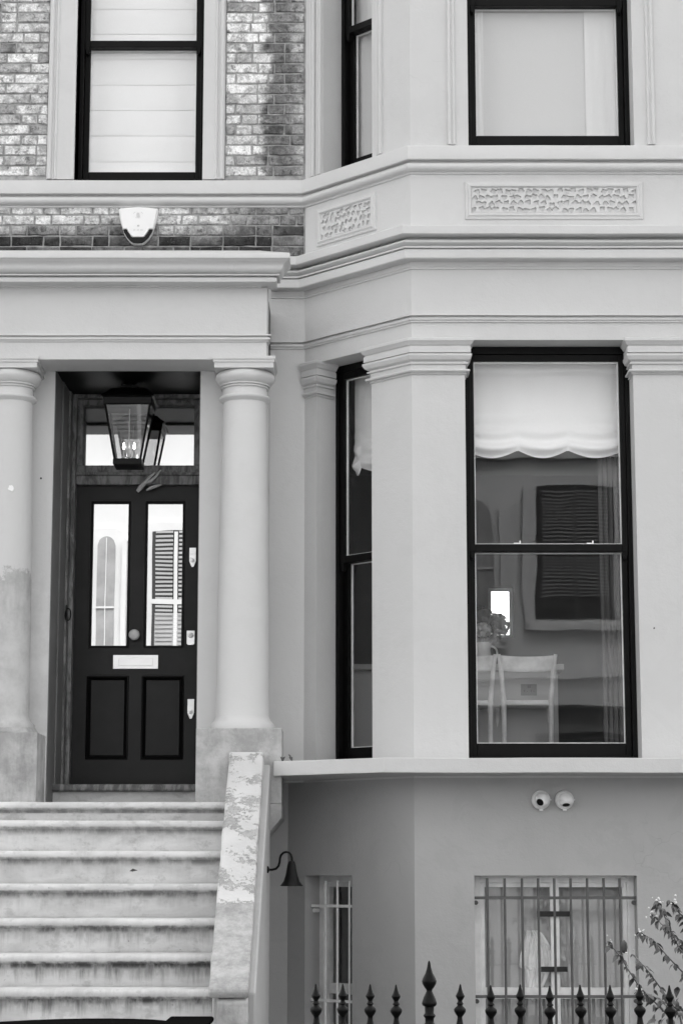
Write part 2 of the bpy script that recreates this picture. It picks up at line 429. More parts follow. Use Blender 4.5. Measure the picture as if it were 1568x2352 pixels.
# ---- shell: rear wall with the kitchen window, party walls, roof, floors
KW = (1.335, 1.56, 4.122, 4.585)
MB().box(XL, KW[0], 5.0, 5.25, -.3, 10.6).box(KW[1], XR, 5.0, 5.25, -.3, 10.6).box(KW[0], KW[1], 5.0, 5.25, -.3, KW[2]).box(KW[0], KW[1], 5.0, 5.25, KW[3], 10.6).build('rear_wall', 'room', H)
MB().box(XL - .2, XL, 0, 5.25, -.3, 10.6).build('party_wall', 'mortar', H)
MB().box(XR, XR + .2, 0, 5.25, -.3, 10.6).build('party_wall', 'mortar', H)
MB().prism_x([(-.25, 10.6), (2.6, 12.0), (5.5, 10.6)], XL - .2, XR + .2).build('roof', 'slate', H)
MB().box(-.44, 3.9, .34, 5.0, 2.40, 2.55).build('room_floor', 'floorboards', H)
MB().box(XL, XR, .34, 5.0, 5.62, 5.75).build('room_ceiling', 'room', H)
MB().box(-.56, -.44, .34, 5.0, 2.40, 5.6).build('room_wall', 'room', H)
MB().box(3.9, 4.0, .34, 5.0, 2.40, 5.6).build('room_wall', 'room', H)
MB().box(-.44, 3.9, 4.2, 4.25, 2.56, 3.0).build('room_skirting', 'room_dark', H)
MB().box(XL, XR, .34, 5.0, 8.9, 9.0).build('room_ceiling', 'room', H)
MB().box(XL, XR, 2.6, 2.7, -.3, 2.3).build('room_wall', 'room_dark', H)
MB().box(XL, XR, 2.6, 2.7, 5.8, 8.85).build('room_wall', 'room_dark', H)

# ---- brick wall, first floor
WX0, WX1, WZ0, WZ1 = -1.856, -.965, 6.75, 8.75
bw_ = MB()
bw_.box(XL, WX0, .009, TH, 6.75, 10.6).box(WX1, F[0], .009, TH, 6.75, 10.6).box(WX0, WX1, .009, TH, WZ1, 10.6).box(XL, F[0], .009, TH, 5.80, 6.75)
BW = bw_.build('brick_wall', 'mortar', H)
MB().box(F[0], F2[0], -.02, TH, 8.9, 10.6).box(F2[0], XR, .009, TH, 5.80, 10.6).build('upper_wall', 'mortar', H)
def brick_mesh(l, h, k):
    rnd = random.Random(k); j = lambda a=.0028: rnd.uniform(-a, a)
    nx = 4 if l > .15 else 2
    rows = []
    xs = [-l / 2 + l * i / nx for i in range(nx + 1)]
    def edge(z):
        return [(x + j(), 0, z + j()) for x in xs]
    top, bot = edge(h / 2), edge(-h / 2)
    me = MB(); pts = []; fs = []
    loop = bot + [(l / 2 + j(), 0, j(.01))] + top[::-1] + [(-l / 2 + j(), 0, j(.01))]
    n = len(loop); c = .0045
    inner = [(x * (1 - c * 2 / l), -.011 + j(.002), z * (1 - c * 2 / h)) for x, _, z in loop]
    outer = [(x, -.005, z) for x, _, z in loop]; back = [(x, .03, z) for x, _, z in loop]
    me.add(inner + outer + back, [tuple(range(n))] + [(a * n + i, a * n + (i + 1) % n, (a + 1) * n + (i + 1) % n, (a + 1) * n + i) for a in (0, 1) for i in range(n)])
    m = bpy.data.meshes.new('brick'); m.from_pydata(me.v, [], me.f)
    bm = bmesh.new(); bm.from_mesh(m); bmesh.ops.recalc_face_normals(bm, faces=bm.faces); bm.to_mesh(m); bm.free()
    m.materials.append(MT['brick']); return m
CH, BH = .0752, .0645
BM = {}
def brick(x0, x1, z, tone):
    l = round(x1 - x0, 3); key = (l if l in (.213, .103) else round(l, 2), random.randrange(5))
    if key not in BM: BM[key] = brick_mesh(key[0], BH, len(BM) + 11)
    o = bpy.data.objects.new('brick', BM[key]); COL.objects.link(o); o.parent = BW
    o.location = Vector(((x0 + x1) / 2, .009 + random.uniform(-.003, .002), z)) - H.location
    o.rotation_euler = (random.uniform(-.02, .02), random.uniform(-.008, .008), random.uniform(-.012, .012))
    o.color = (tone, tone, tone, 1)
def course(z, x0, x1, phase, tonef):
    x = x0 - phase; st = phase_flag = random.random() < .5
    while x < x1 - .02:
        l = .213 if st else .103
        if random.random() < .12: l = .213
        a, b = max(x, x0), min(x + l, x1)
        if x1 - b < .045: b = x1
        if b - a > .035: brick(a, b, z, tonef((a + b) / 2, z))
        x += l + .0115; st = not st
rng = random.Random(5)
def tone_left(x, z):
    return rng.choice([.68, .74, .80, .84, .70, .60, .52, .76]) * (.45 if rng.random() < .12 else 1)
def tone_mid(x, z):
    return rng.choice([.82, .86, .92, .78, .88, .68]) * (.6 if rng.random() < .15 else 1)
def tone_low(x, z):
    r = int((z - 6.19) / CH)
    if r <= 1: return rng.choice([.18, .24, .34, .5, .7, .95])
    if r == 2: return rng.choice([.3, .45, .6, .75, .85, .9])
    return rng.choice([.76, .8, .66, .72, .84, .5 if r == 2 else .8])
zb = 6.205
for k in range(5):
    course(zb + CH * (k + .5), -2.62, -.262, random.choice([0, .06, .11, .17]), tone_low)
for k in range(18):
    z = 6.785 + CH * (k + .5)
    course(z, -2.62, -2.052, random.choice([0, .06, .11, .17]), tone_left)
    course(z, -.806, -.262, random.choice([0, .05, .11, .15]), tone_mid)

# ---- first-floor window surround on the brick
def surround(x0, x1, inner_right):
    # plan profile of one upright; moulding on the outer edge
    w_ = x1 - x0
    pr = [(0, .01), (0, -.022), (.012, -.034), (.026, -.034), (.034, -.026), (.034, -.016), (.046, -.016), (.054, -.03), (.066, -.03), (.072, -.020), (w_, -.020), (w_, .20), (w_ - .03, .20), (w_ - .03, .012)]
    if not inner_right: pr = [(w_ - a, b) for a, b in pr][::-1]
    return MB().prism([(x0 + a, b) for a, b in pr], 6.757, WZ1)
surround(-2.046, WX0, True).build('window_surround', 'trim', H, bevel=.003)
surround(WX1, -.812, False).build('window_surround', 'trim', H, bevel=.003)

# ---- bay and ground-floor walls
bay = MB()
bl = seg(BAY, 0)[3]
G0 = (.116, .634); G1 = (.80 - N[0], 1.89 - N[0]); GZ = (2.705, 5.432)
U0 = (.171, .645); U1 = (.839 - N[0], 1.936 - N[0]); UZ = (6.757, 8.75)
for i in range(3):
    g = [G0, G1, (bl - G0[1], bl - G0[0])][i]; u = [U0, U1, (bl - U0[1], bl - U0[0])][i]
    wall_open(bay, BAY, i, 2.60, 6.66, (*g, *GZ))
    wall_open(bay, BAY, i, 6.66, 8.9, (*u, *UZ))
bay.box(-.50, F[0], 0, TH, 2.60, 6.19)
bay.box(F2[0], XR, 0, TH, 2.60, 5.8)
bay.build('bay_wall', 'paint', H)
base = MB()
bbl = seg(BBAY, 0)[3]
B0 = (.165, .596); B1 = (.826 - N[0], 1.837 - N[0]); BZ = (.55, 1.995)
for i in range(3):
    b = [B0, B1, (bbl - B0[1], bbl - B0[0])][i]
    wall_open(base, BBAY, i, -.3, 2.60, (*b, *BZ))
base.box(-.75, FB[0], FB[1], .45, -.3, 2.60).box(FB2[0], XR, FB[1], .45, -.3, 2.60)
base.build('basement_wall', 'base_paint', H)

# string course, cornice, frieze mouldings
PATH_S = [(XL, 0), F, N, N2, F2, (XR, 0)]
wobble(MB().sweep(PATH_S, [(.0, 6.752), (.052, 6.738), (.055, 6.730), (.055, 6.646), (.050, 6.641), (.010, 6.643), (.010, 6.632)] + [(.014 + .038 * math.sin(R(a)), 6.599 + .030 * math.cos(R(a))) for a in range(0, 181, 20)] + [(.012, 6.566), (.010, 6.556)]).build('string_course', 'trim', H, smooth=35, bevel=.002), .0034)
PATH_C = [(-.485, 0), F, N, N2, F2, (XR, 0)]
wobble(MB().sweep(PATH_C, [(.0, 6.20), (.141, 6.165), (.146, 6.16), (.146, 6.106), (.134, 6.100), (.045, 6.103), (.045, 6.093)] + [(.058 + .060 * math.sin(R(a)) ** 1.3, 6.096 - .056 * (a / 150)) for a in range(15, 151, 15)] +
     [(.080, 6.036), (.080, 6.030), (.112, 6.031), (.112, 6.020), (.085, 6.021), (.085, 6.014), (.102, 6.013), (.102, 5.957), (.096, 5.951), (.020, 5.953), (.020, 5.940), (.014, 5.922), (.008, 5.918), (.008, 5.908), (.0, 5.904)]).build('bay_cornice', 'trim', H, smooth=35, bevel=.002), .0034)
wobble(MB().sweep(PATH_C, [(.0, 5.602), (.034, 5.597), (.034, 5.588), (.006, 5.589), (.006, 5.581), (.024, 5.576), (.022, 5.562), (.012, 5.556), (.012, 5.548), (0, 5.546)]).build('frieze_moulding', 'trim', H, smooth=35, bevel=.0015), .0034)

# carved (vermiculated) panels
def carved_panel(path, i, s0, s1, z0, z1, seed, cols):
    xf = local(path, i); rnd = random.Random(seed)
    mg = .045
    fr = MB(xf)
    def ring(pts, a, b):   # frame moulding around the field: nested rectangles with heights
        pass
    R_ = [(0, .0), (.004, -.014), (.018, -.016), (.026, -.026), (.036, -.026), (mg, -.012)]
    rows = []
    for d, t in R_:
        rows.append([(s0 + d - .0, t, z0 + d), (s1 - d, t, z0 + d), (s1 - d, t, z1 - d), (s0 + d, t, z1 - d), (s0 + d - .0, t, z0 + d)])
    fr.grid(rows)
    p = fr.build('carved_panel', 'trim', H, bevel=0)
    # field of pits between worm-like ridges
    a0, a1, b0, b1 = s0 + mg, s1 - mg, z0 + mg, z1 - mg
    rws = 4; pits = []
    for r in range(rws):
        for c in range(cols):
            pits.append((a0 + (c + .5 + (.22 if r % 2 else -.2) + rnd.uniform(-.18, .18)) * (a1 - a0) / cols, b0 + (r + .5 + rnd.uniform(-.2, .2)) * (b1 - b0) / rws,
                         rnd.uniform(.29, .37) * (a1 - a0) / cols, rnd.uniform(.27, .36) * (b1 - b0) / rws, rnd.uniform(0, 6.28), rnd.choice([3, 3, 4])))
    st = .0042; nx = int((a1 - a0) / st); nz = int((b1 - b0) / st); rows = []
    for j in range(nz + 1):
        row = []
        z = b0 + (b1 - b0) * j / nz
        for k in range(nx + 1):
            s = a0 + (a1 - a0) * k / nx; dep = -.014
            for (cx, cz, rx, rz, ph, lob) in pits:
                dx, dz = (s - cx) / rx, (z - cz) / rz
                if abs(dx) > 1.7 or abs(dz) > 1.7: continue
                an = math.atan2(dz, dx); rr = math.hypot(dx, dz) / (1 + .24 * math.cos(lob * an + ph))
                if rr < 1.08: dep = max(dep, -.014 + .040 * min(1, (1.08 - rr) / .2))
            row.append((s, dep if 0 < k < nx and 0 < j < nz else -.013, z))
        rows.append(row)
    f = MB(xf).grid(rows).build('vermiculation', 'trim', p)
    return p
carved_panel(BAY, 1, .811 - N[0], 1.981 - N[0], 6.244, 6.505, 3, 22)
carved_panel(BAY, 0, .122, .688, 6.244, 6.512, 4, 11)

# pilaster capitals of the bay
CAP = [(.0, 5.4375), (.052, 5.436), (.058, 5.431), (.058, 5.415), (.050, 5.408), (.040, 5.392), (.030, 5.386), (.030, 5.379), (.038, 5.377), (.038, 5.340), (.020, 5.341), (.020, 5.333), (.044, 5.331), (.044, 5.318), (.032, 5.296), (.018, 5.287), (.010, 5.287), (.010, 5.279), (.022, 5.277), (.022, 5.268), (.006, 5.264), (.006, 5.234), (.026, 5.231), (.032, 5.224), (.028, 5.215), (.008, 5.214), (.008, 5.206), (.014, 5.204), (.008, 5.199), (0, 5.198)]
def on(path, i, s, t=0): return tuple(local(path, i)(s, t, 0)[:2])
def capital(path): return MB().sweep(path, CAP, -.01).build('pilaster_capital', 'trim', H, smooth=22)
capital([on(BAY, 0, .002), on(BAY, 0, G0[0]), on(BAY, 0, G0[0], .15)])
capital([on(BAY, 0, G0[1], .15), on(BAY, 0, G0[1]), N, on(BAY, 1, G1[0]), on(BAY, 1, G1[0], .15)])
capital([on(BAY, 1, G1[1], .15), on(BAY, 1, G1[1]), N2, on(BAY, 2, bl - G0[1]), on(BAY, 2, bl - G0[1], .15)])

# architrave beads around the first-floor bay windows
def bead(path, i, s, side, name='architrave'):
    xf = local(path, i); k = side
    pl = [(0, .01), (0, -.010), (.006, -.020), (.016, -.020), (.022, -.012), (.026, -.012), (.034, -.026), (.048, -.026), (.052, -.016), (.052, .01)]
    pl = [(s + k * a, b) for a, b in pl]
    m = MB(xf); n = len(pl); m.add([(a, b, 6.759) for a, b in pl] + [(a, b, 8.74) for a, b in pl], [tuple(range(n)), tuple(range(2 * n - 1, n - 1, -1))] + [(q, (q + 1) % n, n + (q + 1) % n, n + q) for q in range(n)])
    return m.build(name, 'trim', H, bevel=.002)
bead(BAY, 1, U1[0] - .085, -1); bead(BAY, 1, U1[1] + .085, 1); bead(BAY, 0, U0[1] + .05, 1); bead(BAY, 0, .05, 1); bead(BAY, 0, U0[0] - .055, 1)

# projecting bay sill
MB().prism([(-.425, -.725), (.262, -1.125), (2.53, -1.125), (3.2, -.5), (3.2, -.01), (-.425, -.01)], 2.612, 2.703).build('bay_sill', 'trim', H, bevel=.008)
wobble(bpy.data.objects['bay_sill'], .004)

# ---- windows
def sash_window(xf, w_, z0, z1, rail, room='black', t0=.18, bars=False, name='window', mat='black', stile=.038, jamb=.03, bottom=.085, gl='glass'):
    """timber sash window in local (along, inward, up) coordinates"""
    fr = MB(xf)
    fr.box(0, jamb, t0, t0 + .12, z0, z1).box(w_ - jamb, w_, t0, t0 + .12, z0, z1)
    fr.box(jamb, w_ - jamb, t0, t0 + .12, z1 - .05, z1).box(jamb, w_ - jamb, t0 - .03, t0 + .12, z0, z0 + .035)
    f = fr.build(name, mat, H, bevel=.003)
    def sash(a, b, ta, tb, top, bot, nm='sash', horns=False):
        x0, x1 = jamb, w_ - jamb
        m = MB(xf).box(x0, x0 + stile, ta, tb, a, b).box(x1 - stile, x1, ta, tb, a, b).box(x0 + stile, x1 - stile, ta, tb, b - top, b).box(x0 + stile, x1 - stile, ta, tb, a, a + bot)
        if horns:
            for hx in (x0, x1 - stile):
                m.add([(hx, ta, a), (hx + stile, ta, a), (hx + stile, tb, a), (hx, tb, a), (hx + stile * .3, ta + .004, a - .05), (hx + stile * .7, ta + .004, a - .05), (hx + stile * .7, tb - .004, a - .05), (hx + stile * .3, tb - .004, a - .05)],
                      [(4, 5, 6, 7), (0, 1, 5, 4), (1, 2, 6, 5), (2, 3, 7, 6), (3, 0, 4, 7)])
        m.build(nm, mat, f, bevel=.0035)
        tm = (ta + tb) / 2
        MB(xf).add([(x0 + stile - .004, tm, a + bot - .004), (x1 - stile + .004, tm, a + bot - .004), (x1 - stile + .004, tm, b - top + .004), (x0 + stile - .004, tm, b - top + .004)], [(0, 1, 2, 3)]).build('pane', gl, f, fix=False)
        # pale inner face of the sash, seen through the glass
        q0, q1, r0, r1, e = x0 + stile, x1 - stile, a + bot, b - top, .007
        MB(xf).box(q0, q0 + e, tm + .006, tb, r0, r1).box(q1 - e, q1, tm + .006, tb, r0, r1).box(q0 + e, q1 - e, tm + .006, tb, r0, r0 + e).box(q0 + e, q1 - e, tm + .006, tb, r1 - e, r1).build('glazing_bead', 'timber_white', f)
    sash(rail - .025, z1 - .05, t0 + .012, t0 + .052, .045, .05, horns=True)
    sash(z0 + .035, rail + .022, t0 + .056, t0 + .098, .045, bottom)
    return f
fl = lambda s, t, z: (WX0 + s, t, z)
sash_window(fl, WX1 - WX0, 6.757, WZ1, 7.835, bottom=.105)
bx_ = lambda path, i, s0: (lambda s, t, z: local(path, i)(s0 + s, t, z))
sash_window(bx_(BAY, 1, U1[0]), U1[1] - U1[0], 6.757, 8.75, 7.845, bottom=.118)
sash_window(bx_(BAY, 0, U0[0]), U0[1] - U0[0], 6.757, 8.75, 7.845, bottom=.118)
sash_window(bx_(BAY, 1, G1[0]), G1[1] - G1[0], 2.705, 5.432, 4.092, bottom=.09)
sash_window(bx_(BAY, 0, G0[0]), G0[1] - G0[0], 2.705, 5.432, 4.092, bottom=.09)
sash_window(bx_(BAY, 2, bl - G0[1]), G0[1] - G0[0], 2.705, 5.432, 4.092, bottom=.09)
sash_window(bx_(BAY, 2, bl - U0[1]), U0[1] - U0[0], 6.757, 8.75, 7.845, bottom=.118)
# basement windows: white casements
def casement(xf, w_, z0, z1, mull):
    t0 = .13
    f = MB(xf).box(0, .045, t0, t0 + .09, z0, z1).box(w_ - .045, w_, t0, t0 + .09, z0, z1).box(.045, w_ - .045, t0, t0 + .09, z1 - .045, z1).box(.045, w_ - .045, t0 - .04, t0 + .09, z0, z0 + .05).build('window', 'timber_white', H, bevel=.004)
    xs = [.045, mull, w_ - .045] if mull else [.045, w_ - .045]
    zs = [z0 + .05, 1.265, z1 - .045]
    for a, b in zip(xs, xs[1:]):
        for c, d in zip(zs, zs[1:]):
            e = .028; m = MB(xf).box(a, a + e, t0 + .02, t0 + .06, c, d).box(b - e, b, t0 + .02, t0 + .06, c, d).box(a + e, b - e, t0 + .02, t0 + .06, c, c + e + .012).box(a + e, b - e, t0 + .02, t0 + .06, d - e, d)
            m.build('sash', 'timber_white', f, bevel=.003)
            MB(xf).add([(a + e - .003, t0 + .04, c + e), (b - e + .003, t0 + .04, c + e), (b - e + .003, t0 + .04, d - e + .003), (a + e - .003, t0 + .04, d - e + .003)], [(0, 1, 2, 3)]).build('pane', 'glass', f, fix=False)
    return f
xfb = bx_(BBAY, 1, B1[0]); xfc = bx_(BBAY, 0, B0[0])
casement(xfb, B1[1] - B1[0], BZ[0], BZ[1], .512)
casement(xfc, B0[1] - B0[0], BZ[0], BZ[1], None)
casement(bx_(BBAY, 2, bbl - B0[1]), B0[1] - B0[0], BZ[0], BZ[1], None)
# rear kitchen window
kf = MB().box(KW[0], KW[0] + .03, 5.05, 5.1, KW[2], KW[3]).box(KW[1] - .03, KW[1], 5.05, 5.1, KW[2], KW[3]).box(KW[0] + .03, KW[1] - .03, 5.05, 5.1, KW[2], KW[2] + .03).box(KW[0] + .03, KW[1] - .03, 5.05, 5.1, KW[3] - .03, KW[3]).build('window', 'timber_white', H)
MB().add([(KW[0], 5.07, KW[2]), (KW[1], 5.07, KW[2]), (KW[1], 5.07, KW[3]), (KW[0], 5.07, KW[3])], [(0, 1, 2, 3)]).build('pane', 'glass', kf, fix=False)

# ---- porch
JL, JR = -1.908, -.938           # door recess jambs
YF, YW = -.66, -.33
MB().box(XL, JL, YW, .60, 2.38, 5.325).build('porch_wall', 'filler', H)
MB().box(JR, -.487, YW, .60, 2.38, 5.325).build('porch_wall', 'paint', H)
MB().box(XL, -.487, YF, YW, 5.312, 5.80).build('entablature', 'paint', H, bevel=.003)
wobble(bpy.data.objects['entablature'], .003)
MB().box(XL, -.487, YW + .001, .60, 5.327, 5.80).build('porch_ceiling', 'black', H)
PP = [(XL, YF), (-.487, YF), (-.487, YF + .10)]
PPC = [(XL, YF - .05), (-.487, YF - .05), (-.487, YF + .06)]
wobble(MB().sweep(PPC, [(-.05, 6.05), (.0, 6.03), (.148, 5.975), (.152, 5.966), (.152, 5.940), (.146, 5.935), (.137, 5.930)] + [(.139 - .066 * (i / 8) - .009 * math.sin(i / 8 * math.pi * 2), 5.928 - .070 * i / 8) for i in range(9)] +
     [(.060, 5.856), (.060, 5.850), (.086, 5.850), (.086, 5.842), (.046, 5.843), (.046, 5.834), (.066, 5.832), (.066, 5.806), (.060, 5.802), (.0, 5.804), (-.036, 5.804), (-.036, 5.797), (-.049, 5.794)], -.06).build('porch_cornice', 'trim', H, smooth=35, bevel=.002), .0034)
wobble(MB().sweep(PP, [(.0, 5.481), (.028, 5.475), (.028, 5.466), (.006, 5.467), (.006, 5.459), (.020, 5.456), (.022, 5.442), (.010, 5.437), (.010, 5.430), (0, 5.428)]).build('architrave_moulding', 'trim', H, smooth=35, bevel=.0015), .0034)
def column(cx, mat):
    cy = -.48
    sh = [(.0, 2.9135), (.207, 2.9135), (.207, 2.944), (.196, 2.958), (.182, 2.972), (.176, 2.985), (.1705, 3.0)]
    sh += [(.170 - .028 * (i / 12) ** 1.6, 3.0 + (5.06 - 3.0) * i / 12) for i in range(1, 13)] + [(.0, 5.06)]
    c = MB().lathe(sh, cx, cy, 56).build('column', mat, H, smooth=40)
    cp = [(.0, 5.055), (.143, 5.055), (.150, 5.060)] + [(.150 + .020 * math.sin(R(a)), 5.083 - .016 * math.cos(R(a))) for a in range(20, 170, 25)] + [(.146, 5.099), (.144, 5.104), (.144, 5.148), (.156, 5.149), (.156, 5.156), (.149, 5.157), (.149, 5.163), (.164, 5.164), (.164, 5.172), (.160, 5.174)]
    cp += [(.166 + .030 * math.sin(R(a)) , 5.174 + .078 * a / 150) for a in range(15, 151, 15)] + [(.17, 5.257), (.0, 5.257)]
    k = MB().lathe(cp, cx, cy, 56).box(cx - .193, cx + .193, -.672, -.29, 5.256, 5.292).box(cx - .2, cx + .2, -.680, -.285, 5.2925, 5.310)
    k.box(cx - .206, cx + .206, -.687, -.28, 5.3105, 5.331)
    k.build('capital', 'trim', c, smooth=30)
    return c
column(-.635, 'trim'); column(-2.174, 'cement_col')
MB().box(-.916, -.376, -.70, -.32, 2.44, 2.913).prism_y([(-.50, 2.439), (-.376, 2.439), (-.376, 2.35), (-.50, 2.20)], -.70, -.05).build('pedestal', 'cement', H, bevel=.006)
MB().box(-2.62, -1.915, -.70, -.32, 2.44, 2.886).lathe([(.232, 2.8865), (.228, 2.90), (.212, 2.926), (.208, 2.9295)], -2.174, -.47, 40).build('pedestal', 'cement', H, bevel=.008)
# recess: boards with the reveal shade in their colour, stripped timber frame, head, threshold
MT['lining'] = plain('lining grey with reveal shade', .16, .6, .15, 4, 60, .2, .003)
MB().box(JL - .004, JL + .005, YW + .012, .02, 2.445, 5.325).box(JL - .004, JL + .014, .021, .299, 2.59, 5.325).build('shaded_lining', 'lining', H, bevel=.002)
MB().box(JR - .005, JR + .004, YW + .012, .399, 2.59, 5.325).build('shaded_lining', 'lining', H, bevel=.002)
MB().box(JL, -1.880, .30, .62, 2.59, 5.325).box(-1.88, -1.853, .40, .62, 2.59, 5.325).box(-.99, JR, .40, .62, 2.59, 5.325).box(-1.853, -.99, .40, .62, 5.30, 5.325).build('door_frame', 'stripped', H, bevel=.004)
MB().box(-1.853, -.99, .455, .60, 4.690, 4.755).box(-1.853, -.99, .44, .60, 4.756, 4.775).box(-1.853, -.99, .47, .60, 4.776, 4.83).box(-1.853, -1.815, .47, .60, 4.831, 5.30).box(-1.035, -.99, .47, .60, 4.831, 5.30).box(-1.815, -1.035, .47, .60, 5.262, 5.30).build('transom_frame', 'stripped', H, bevel=.004)
MB().add([(-1.816, .53, 4.83), (-1.034, .53, 4.83), (-1.034, .53, 5.263), (-1.816, .53, 5.263)], [(0, 1, 2, 3)]).build('transom_pane', 'mirror_glass', H, fix=False)
MB().box(JL + .002, JR - .002, -.055, .62, 2.542, 2.588).build('threshold', 'stripped', H, bevel=.012)
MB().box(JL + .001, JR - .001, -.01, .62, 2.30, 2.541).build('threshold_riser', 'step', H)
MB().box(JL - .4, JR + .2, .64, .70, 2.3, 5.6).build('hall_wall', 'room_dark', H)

# ---- front door
DX0, DX1, DZ0, DZ1, DY = -1.851, -.992, 2.592, 4.688, .50
d = MB()
gx = [(-1.742, -1.481), (-1.362, -1.101)]
gz = (3.556, 4.572); pz = (2.794, 3.341)
for a, b in [(DX0, gx[0][0]), (gx[0][1], gx[1][0]), (gx[1][1], DX1)]: d.box(a, b, DY, DY + .045, DZ0, DZ1)
for a, b in gx:
    d.box(a, b, DY, DY + .045, DZ0, pz[0]).box(a, b, DY, DY + .045, pz[1], gz[0]).box(a, b, DY, DY + .045, gz[1], DZ1)
DOOR = d.build('front_door', 'door_black', H)
tag(DOOR, 'black panelled front door with two tall mirrored panes')
for a, b in gx:
    MB().add([(a + .008, DY + .022, gz[0] + .008), (b - .008, DY + .022, gz[0] + .008), (b - .008, DY + .022, gz[1] - .008), (a + .008, DY + .022, gz[1] - .008)], [(0, 1, 2, 3)]).build('pane', 'mirror_glass', DOOR, fix=False)
    for z0, z1, nm in ((gz[0], gz[1], 'glazing_moulding'), (pz[0], pz[1], 'panel_moulding')):
        rows = []
        for e, t in ((-.016, 0), (-.014, -.008), (-.004, -.011), (.004, -.004), (.010, .006), (.016, .010), (.016, .03)) if nm == 'panel_moulding' else ((-.010, 0), (-.008, -.007), (.002, -.007), (.008, .004), (.010, .022)):
            rows.append([(a + e, DY + t, z0 + e), (b - e, DY + t, z0 + e), (b - e, DY + t, z1 - e), (a + e, DY + t, z1 - e), (a + e, DY + t, z0 + e)])
        MB().grid(rows).build(nm, 'black', DOOR)
    MB().box(a + .012, b - .012, DY + .016, DY + .04, pz[0] + .012, pz[1] - .012).build('panel', 'door_black', DOOR, bevel=.004)
MB().lathe([(0, 0), (.028, 0), (.028, -.006), (.012, -.010), (.012, -.03), (.022, -.036), (.034, -.048), (.039, -.062), (.036, -.078), (.024, -.090), (0, -.094)], -1.428, DY, 28, 'y', 3.632).build('door_knob', 'knob', DOOR, smooth=50)
MB().box(-1.577, -1.265, DY - .008, DY - .001, 3.402, 3.498).box(-1.538, -1.304, DY - .012, DY - .0085, 3.424, 3.474).build('letter_plate', 'steel', DOOR, bevel=.002)
def lock(cz, pointed):
    x0, x1 = -1.059, -1.013
    if pointed:
        m = MB().prism_y([(x0, cz + .065), (x1, cz + .065), (x1, cz - .03), ((x0 + x1) / 2 + .007, cz - .07), ((x0 + x1) / 2 - .007, cz - .07), (x0, cz - .03)], DY - .012, DY - .001)
        m.lathe([(0, -.012), (.014, -.012), (.014, -.018), (.006, -.02), (0, -.018)], (x0 + x1) / 2, DY, 18, 'y', cz - .024).box(x0 + .006, x1 - .006, DY - .015, DY - .0125, cz + .018, cz + .022)
    else:
        m = MB().prism_y([(x0 - .012, cz + .05), (x1 - .002, cz + .05), (x1 - .002, cz - .04), (x1 - .012, cz - .05), (x0 - .002, cz - .05), (x0 - .012, cz - .04)], DY - .012, DY - .001)
        m.lathe([(0, -.012), (.019, -.012), (.019, -.02), (.008, -.024), (0, -.02)], (x0 + x1) / 2 - .007, DY, 18, 'y', cz + .018)
    return m.build('lock', 'steel', DOOR, bevel=.002)
lock(4.183, True); lock(3.617, False); lock(3.128, True)

# ================================================================== STEPS
ST = empty('front_steps', (-2.0, -2.0, -.3)); tag(ST, 'worn pale stone front steps with rounded nosings rising to the black door', 'steps')
zs = [2.443, 2.323, 2.139, 1.948, 1.757, 1.572, 1.401]
while zs[-1] > .2: zs.append(zs[-1] - .19)
for i, z in enumerate(zs):
    y = -.92 - .28 * i
    back = -.28 if i == 0 else y + .34
    zn = zs[i + 1] if i + 1 < len(zs) else -.3
    pr_ = [(back, z)] + [(y + .024 + .024 * math.cos(R(a)), z - .024 + .024 * math.sin(R(a))) for a in range(90, 271, 20)] + [(y + .034, z - .050), (y + .062, z - .050), (y + .068, z - .056), (y + .068, zn - .06), (back, zn - .06)]
    m = MB().prism_x([(a, b) for a, b in pr_], -3.6, -.688)
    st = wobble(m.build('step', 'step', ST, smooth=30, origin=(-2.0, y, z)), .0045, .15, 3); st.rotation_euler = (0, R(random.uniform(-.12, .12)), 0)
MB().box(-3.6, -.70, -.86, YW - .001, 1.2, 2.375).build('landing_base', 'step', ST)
# sloping side wall with a flaking coping
p0, p1 = (-.71, 2.770), (-2.88, 1.432)
cm = MB()
def cx_(y): return .022 * (y - p0[0]) / (p1[0] - p0[0])
sec = [(p0[0], p0[1]), (p1[0], p1[1]), (p1[0] - .008, p1[1] - .030), (p1[0] + .02, p1[1] - .062), (p0[0], p0[1] - .10)]
cm.add([(-.706 + cx_(y), y, z) for y, z in sec] + [(-.488 + cx_(y) * .4, y, z) for y, z in sec], [tuple(range(5)), tuple(range(9, 4, -1))] + [(k, 5 + k, 5 + (k + 1) % 5, (k + 1) % 5) for k in range(5)])
cap = wobble(cm.build('coping', 'peel', ST, bevel=.014), .010, .12, 5, 'y')
wl = MB().prism_x([(p0[0] + .01, p0[1] - .085), (-2.80, 1.395), (-2.80, -.3), (p0[0] + .01, -.3)], -.672, -.446).build('side_wall', 'base_paint', ST, bevel=.01)
wobble(MB().prism_x([(-2.79, 1.385), (-2.865, 1.352), (-2.865, -.3), (-2.79, -.3)], -.645, -.482).build('end_pier', 'cement', ST, bevel=.012), .016, .07, 9, 'z')

